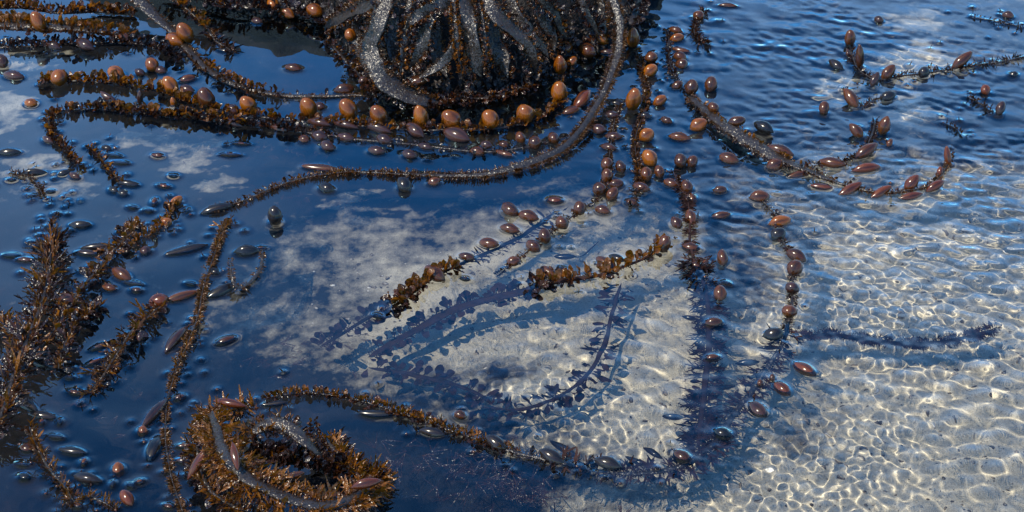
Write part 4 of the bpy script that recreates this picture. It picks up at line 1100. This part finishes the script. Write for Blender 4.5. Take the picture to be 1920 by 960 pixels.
def build_rock():
    X = np.linspace(BX[0], BX[-1]+.03, 150)
    V = np.linspace(-.06, .62, 60)
    verts = []
    for v in V:
        for x in X:
            yb = float(np.interp(x, BX, BY))+.035
            n = noise.fractal(Vector((x*9, v*9, 1.3)), 1, 2, 5)*.035
            hmax = .40+.05*sin(x*7)-.25*max(0, (-.3-x))
            q = v*1.0
            z = hmax*math.tanh(max(-.2, q)*math.tan(SLOPE)/hmax)+n*(1 if v > 0 else .5)
            if v <= 0:
                z = v*2.6
            verts.append((x, yb+max(v, 0)+n*.5, z))
    F = []
    m = len(X)
    for i in range(len(V)-1):
        for j in range(m-1):
            q = i*m+j
            F.append((q, q+1, q+m+1, q+m))
    mb = MB()
    o = Vector((float(BX[90]), float(BY[90]), 0))
    mb.add(np.array(verts)-np.array(o), F)
    r = link('rock', mb.mesh('rock', 'rock'), None, Matrix.Translation(o))
    tag(r, 'dark rock behind the pool hidden under hanging kelp stipes', 'rock')
    # turf
    mbs = {'turf': MB(), 'brown': MB(), 'amber': MB()}
    for q in range(1900):
        px = random.uniform(380, 1215)
        rb = rock_base(px)
        py = rb-abs(random.gauss(0, 1))*75+12
        if py < -40:
            continue
        if 798 < px < 866 and 45 < py < 140 or (700 < px < 735 and 70 < py < 130 and random.random() < .6):
            continue
        p = atm(px, py, random.uniform(-.01, .006))
        if p.z < -.01:
            p.z = -.005
        bm_ = random.choices(('turf', 'brown', 'amber'), (6, 1.2, .12))[0]
        kind = random.choice(('paddle', 'paddle', 'lance'))
        me = random.choice(PROTO[kind, bm_])
        d = Vector((random.gauss(0, .5), -.5+random.gauss(0, .3), -.7+random.gauss(0, .45)))
        s = random.uniform(.010, .026)
        Mx = orient(d, RU+Vector((random.gauss(0, .45), random.gauss(0, .45), random.gauss(0, .45)))) @ Matrix.Diagonal((s, s, s, 1))
        vv = np.empty(len(me.vertices)*3)
        me.vertices.foreach_get('co', vv)
        vv = vv.reshape(-1, 3) @ np.array(Mx.to_3x3()).T + np.array(p-o)
        mbs[bm_].add(vv, [tuple(f.vertices) for f in me.polygons])
    for k_, b in mbs.items():
        t = link('seaweed_turf', b.mesh('seaweed_turf', k_), None, Matrix.Translation(o))
        tag(t, {'turf': 'blackish small leaved weed covering the rock at the top', 'brown': 'brown small leaved weed among the stipes on the rock',
                'amber': 'sparse amber leaflets glowing among the stipes on the rock'}[k_], 'seaweed', kind='stuff')


build_rock()

# ------------------------------------------------------------------ red weed under the water
def weed_bed(label, spots, n, ln, mat='weed', zr=(-.09, -.03)):
    mb = MB()
    c0 = at(spots[0][0], spots[0][1], -.06)
    for q in range(n):
        cx, cy, rx, ry = random.choice(spots)
        p = at(cx+random.gauss(0, rx), cy+random.gauss(0, ry), random.uniform(*zr))
        a0 = random.uniform(0, 2*pi)
        for b in range(random.randint(3, 7)):
            a = a0+random.gauss(0, .5)
            L_ = ln*random.uniform(.5, 1.3)/1000
            V, F = strip(lambda t: .012+.01*sin(3*t), 6, random.uniform(-1, 1), 1, .2, b)
            V = V*L_
            ca, sa = cos(a), sin(a)
            V = np.stack([V[:, 0]*ca-V[:, 1]*sa, V[:, 0]*sa+V[:, 1]*ca, V[:, 2]*.4], 1)
            mb.add(V+np.array(p-c0), F)
    o = link('red_algae', mb.mesh('red_algae', mat), None, Matrix.Translation(c0))
    tag(o, label, 'algae', kind='stuff')


weed_bed('fine reddish brown algae under water at the bottom centre', [(930, 900, 50, 25), (1010, 930, 50, 22), (760, 850, 90, 35), (900, 860, 40, 25)], 130, 34)
weed_bed('faint red algae under dark water left of the middle', [(560, 690, 60, 30), (640, 640, 60, 25), (210, 770, 80, 25), (150, 700, 60, 30), (500, 660, 40, 20)], 60, 24)
weed_bed('purple red algae under calm water near the left bladder row', [(520, 290, 60, 12), (580, 370, 60, 14), (450, 280, 50, 12)], 60, 20, zr=(-.12, -.05))

# ------------------------------------------------------------------ sea bed and water


def axis(a, b, step, far, n=18):
    mid = np.arange(a, b, step)
    g = np.geomspace(step*2, far, n)
    return np.concatenate([a-g[::-1], mid, mid[-1]+g])


def sheet(name, xs, ys, zf, mat):
    X, Y = np.meshgrid(xs, ys)
    Z = zf(X, Y)
    n, m = X.shape
    me = bpy.data.meshes.new(name)
    me.vertices.add(n*m)
    me.vertices.foreach_set('co', np.stack([X, Y, Z], -1).reshape(-1))
    i = np.arange(n*m).reshape(n, m)
    q = np.stack([i[:-1, :-1], i[:-1, 1:], i[1:, 1:], i[1:, :-1]], -1).reshape(-1)
    k = len(q)//4
    me.loops.add(4*k)
    me.loops.foreach_set('vertex_index', q.astype(np.int32))
    me.polygons.add(k)
    me.polygons.foreach_set('loop_start', (np.arange(k)*4).astype(np.int32))
    me.update(calc_edges=True)
    me.polygons.foreach_set('use_smooth', np.ones(k, bool))
    me.materials.append(M[mat])
    o = bpy.data.objects.new(name, me)
    col.objects.link(o)
    o['kind'] = 'structure'
    return o, X, Y


def gauss(X, Y, px, py, rx, ry, z=0):
    p = at(px, py, z)
    s = mmpx(px, py)
    return np.exp(-((X-p.x)/(rx*s))**2-((Y-p.y)/(ry*s/.6))**2)


def depth(X, Y):
    z = -.17+0*X
    z += .05*gauss(X, Y, 1800, 900, 600, 420) + .03*gauss(X, Y, 1050, 640, 420, 260)
    z -= .05*gauss(X, Y, 150, 800, 500, 300)
    z += .006*np.sin(X*9+1)*np.sin(Y*7)+.003*np.sin(X*31+Y*17)+.002*np.sin(X*50-Y*43+2)
    return z


SAND_AND_SUN = [
    [(465, 600), (500, 500), (560, 445), (640, 425), (700, 415), (800, 420), (930, 410), (1060, 420), (1090, 400), (1150, 400), (1250, 440), (1330, 500), (1420, 520),
     (1500, 440), (1600, 385), (1760, 355), (2100, 330), (2600, 330), (2600, 1300), (1000, 1300), (1120, 950), (1200, 900), (1080, 840), (1010, 800), (930, 765), (850, 725),
     (760, 700), (640, 655), (540, 640)],
    [(-60, 170), (45, 170), (50, 205), (30, 235), (-60, 235)], [(10, 100), (95, 92), (100, 115), (20, 120)],  # from here on: sunlit gaps between shadows, painted as small pale sand patches
    [(550, 440), (600, 428), (650, 424), (640, 436), (560, 452)], [(650, 388), (740, 382), (745, 395), (670, 402)],
    [(695, 410), (780, 396), (815, 400), (750, 415)], [(610, 360), (690, 358), (700, 366), (630, 370)],
    [(330, 275), (375, 265), (385, 300), (335, 305)], [(400, 325), (440, 325), (430, 350), (405, 350)], [(230, 250), (320, 245), (300, 262), (225, 262)],
    [(1640, 95), (1760, 85), (1780, 125), (1680, 140), (1640, 130)], [(1570, 130), (1620, 140), (1600, 170), (1550, 170)],
    [(1660, 190), (1740, 175), (1740, 210), (1670, 230)], [(1680, 30), (1750, 25), (1740, 45), (1670, 45)],
    [(90, 330), (150, 335), (160, 365), (110, 360)], [(20, 290), (110, 295), (100, 310), (10, 305)],
]


def poly_sd(X, Y, P):
    """signed distance to a polygon, positive inside"""
    d = np.full(X.shape, 1e9)
    ins = np.zeros(X.shape, bool)
    n = len(P)
    for i in range(n):
        x0, y0 = P[i]
        x1, y1 = P[(i+1) % n]
        ex, ey = x1-x0, y1-y0
        t = np.clip(((X-x0)*ex+(Y-y0)*ey)/(ex*ex+ey*ey+1e-12), 0, 1)
        d = np.minimum(d, np.hypot(X-x0-t*ex, Y-y0-t*ey))
        c = ((y0 > Y) != (y1 > Y)) & (X < (x1-x0)*(Y-y0)/(y1-y0+1e-12)+x0)
        ins ^= c
    return np.where(ins, d, -d)


xs, ys = axis(-1.35, 1.35, .009, 60), axis(-.9, 1.25, .009, 60)
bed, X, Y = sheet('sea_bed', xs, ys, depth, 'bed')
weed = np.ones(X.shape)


def nz(sx, sy, o):
    return np.array([noise.fractal(Vector((x*sx, y*sy, o)), 1, 2, 4) for x, y in zip(X.ravel(), Y.ravel())]).reshape(X.shape)


WX, WY, WN = nz(9, 14, 1)*.05, nz(9, 14, 7)*.05, nz(16, 42, 3)*.05
for q, P in enumerate(SAND_AND_SUN):
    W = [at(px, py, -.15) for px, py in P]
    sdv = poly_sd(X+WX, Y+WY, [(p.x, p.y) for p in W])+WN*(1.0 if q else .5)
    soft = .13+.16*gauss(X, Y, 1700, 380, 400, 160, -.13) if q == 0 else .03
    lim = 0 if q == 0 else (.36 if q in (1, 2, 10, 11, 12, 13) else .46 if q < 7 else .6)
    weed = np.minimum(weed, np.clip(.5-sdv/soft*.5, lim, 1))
for (px, py, rx, ry, v) in [(1560, 770, 70, 60, .42), (1500, 850, 70, 60, .42), (1400, 560, 90, 60, .38), (640, 560, 120, 60, .3), (760, 480, 260, 100, .38), (570, 540, 100, 80, .32), (900, 690, 130, 34, .42), (1060, 660, 90, 40, .3), (1130, 600, 120, 60, .22), (1350, 700, 90, 120, .2),  # shade of the kelp on the sand, painted in as extra weed tone
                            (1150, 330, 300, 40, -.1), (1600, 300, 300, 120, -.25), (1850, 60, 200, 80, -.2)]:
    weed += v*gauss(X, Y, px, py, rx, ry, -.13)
a = bed.data.attributes.new('weed', 'FLOAT', 'POINT')  # weed cover with painted shade and sun patches mixed in
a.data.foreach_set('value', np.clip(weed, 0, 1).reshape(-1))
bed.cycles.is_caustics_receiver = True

mb = MB()
icos = bmesh.new()
bmesh.ops.create_icosphere(icos, subdivisions=1, radius=1)
IV = np.array([v.co[:] for v in icos.verts])
IF = [tuple(v.index for v in f.verts) for f in icos.faces]
c0 = at(1500, 700, -.13)
SP = [at(px, py, -.15) for px, py in SAND_AND_SUN[0]]
SP = [(p.x, p.y) for p in SP]
for q in range(1800):
    px, py = random.uniform(480, 1980), random.uniform(380, 990)
    p = at(px, py, -.15)
    if float(poly_sd(np.array([p.x]), np.array([p.y]), SP)[0]) < .06:
        continue
    zz = float(depth(np.array(p.x), np.array(p.y)))
    s = random.choice((.0015, .002, .0025, .004))*random.uniform(.7, 1.4)
    Vn = IV*np.array([s*random.uniform(.7, 1.6), s, s*.45])*rng.uniform(.75, 1.25, (len(IV), 1))
    a_ = random.uniform(0, 6)
    Vn = np.stack([Vn[:, 0]*cos(a_)-Vn[:, 1]*sin(a_), Vn[:, 0]*sin(a_)+Vn[:, 1]*cos(a_), Vn[:, 2]], 1)
    mb.add(Vn+np.array([p.x-c0.x, p.y-c0.y, zz-c0.z+s*.2]), IF)
k = NT('shell_grit')
gp = k.n('NewGeometry')
rc = k.ramp(k.noise(gp.outputs['Position'], 90, 2), [(.38, (.04, .03, .02)), (.55, (.25, .20, .14)), (.68, (.75, .70, .6))])
M['grit'] = k.out(k.n('BsdfPrincipled', Base__Color=rc, Roughness=.6).outputs[0])
tag(link('shell_grit', mb.mesh('shell_grit', 'grit'), None, Matrix.Translation(c0)), 'scattered shell grit and small pebbles on the pale sand under water', 'pebbles', kind='stuff')

xs, ys = axis(-1.30, 1.30, .0021, 60), axis(-.80, 1.08, .0026, 60)


def waves(X, Y):
    r = np.random.default_rng(3)
    near = (np.abs(X) < 1.6) & (Y < 1.5) & (Y > -1.2)

    def band(l0, l1, n, a0, spread):
        Z = 0*X
        for _ in range(n):
            lam = l0*(l1/l0)**r.uniform()
            an = a0+r.normal(0, spread)
            k = 2*pi/lam
            Z += (lam/n**.5/6)*np.sin(k*(X*cos(an)+Y*sin(an))+r.uniform(0, 6.28))
        return Z
    wind = np.clip(gauss(X, Y, 1850, 320, 440, 250)+.65*gauss(X, Y, 1480, 60, 240, 120)+.2*gauss(X, Y, 1450, 420, 160, 80), 0, 1)
    cell = np.clip(1.0*gauss(X, Y, 1780, 800, 430, 300)+.8*gauss(X, Y, 1120, 720, 330, 180)+.4*gauss(X, Y, 1750, 520, 300, 160), 0, 1)
    Z = .006*band(.11, .3, 18, 1.3, 1.2)
    Z += .004*band(.05, .10, 16, 1.2, 1.5)
    pat = .55+.45*np.sin(X*11+2*np.sin(Y*9+X*5))*np.sin(Y*13-X*6+1.5*np.sin(X*8))
    Z += wind*pat*.23*band(.016, .05, 80, R(84), .5)
    Z += wind*.08*band(.05, .09, 14, R(72), .35)
    pt2 = .75+.35*np.sin(X*10+1.5*np.sin(Y*7))*np.sin(Y*11+X*4)
    q1 = np.clip(.5+.9*np.sin(X*6.3+1.7*np.sin(Y*5+1)+.4)*np.sin(Y*7.1-X*3+1.3), .12, 1.2)
    Z += cell*q1*.09*band(.015, .036, 60, 0, 3)
    Z += cell*(1.25-q1)*.085*band(.034, .075, 40, R(75), .9)
    Z += cell*.035*band(.06, .13, 20, 0, 3)
    Z = np.where(near, Z, 0)
    # meniscus round everything that breaks the surface
    B = 0*X
    x0, y0 = -1.30, -.80
    i0, j0 = int(np.argmin(np.abs(xs-x0))), int(np.argmin(np.abs(ys-y0)))
    for (cx, cy, a_, b_, an, h) in MEN:
        if abs(cx) > 1.27 or cy < -.78 or cy > 1.05:
            continue
        rr = max(a_, b_)+.018
        ia, ib = i0+int((cx-rr-x0)/.0021), i0+int((cx+rr-x0)/.0021)+1
        ja, jb = j0+int((cy-rr-y0)/.0026), j0+int((cy+rr-y0)/.0026)+1
        xx, yy = X[ja:jb, ia:ib]-cx, Y[ja:jb, ia:ib]-cy
        u, v = xx*cos(an)+yy*sin(an), -xx*sin(an)+yy*cos(an)
        rho = np.sqrt((u/a_)**2+(v/b_)**2)+1e-6
        d = np.hypot(u, v)*(1-1/rho)
        g = h*np.exp(-np.clip(d, 0, None)/.0042)*np.clip((rr-np.hypot(u, v))/.006, 0, 1)
        B[ja:jb, ia:ib] = np.maximum(B[ja:jb, ia:ib], g)
    # soften creases
    B2 = B.copy()
    B2[1:-1, 1:-1] = (B[1:-1, 1:-1]*4+(B[:-2, 1:-1]+B[2:, 1:-1]+B[1:-1, :-2]+B[1:-1, 2:])*2+B[:-2, :-2]+B[2:, 2:]+B[:-2, 2:]+B[2:, :-2])/16
    return Z+B2


water, _, _ = sheet('water', xs, ys, waves, 'water')
water.cycles.is_caustics_caster = True

# ------------------------------------------------------------------ render settings
sc.view_settings.view_transform = 'Standard'
sc.view_settings.look = 'None'
sc.view_settings.exposure = 0
cy = sc.cycles
cy.max_bounces = 8
cy.transmission_bounces = 6
cy.transparent_max_bounces = 8
cy.caustics_refractive = True
cy.caustics_reflective = False
cy.sample_clamp_indirect = 4
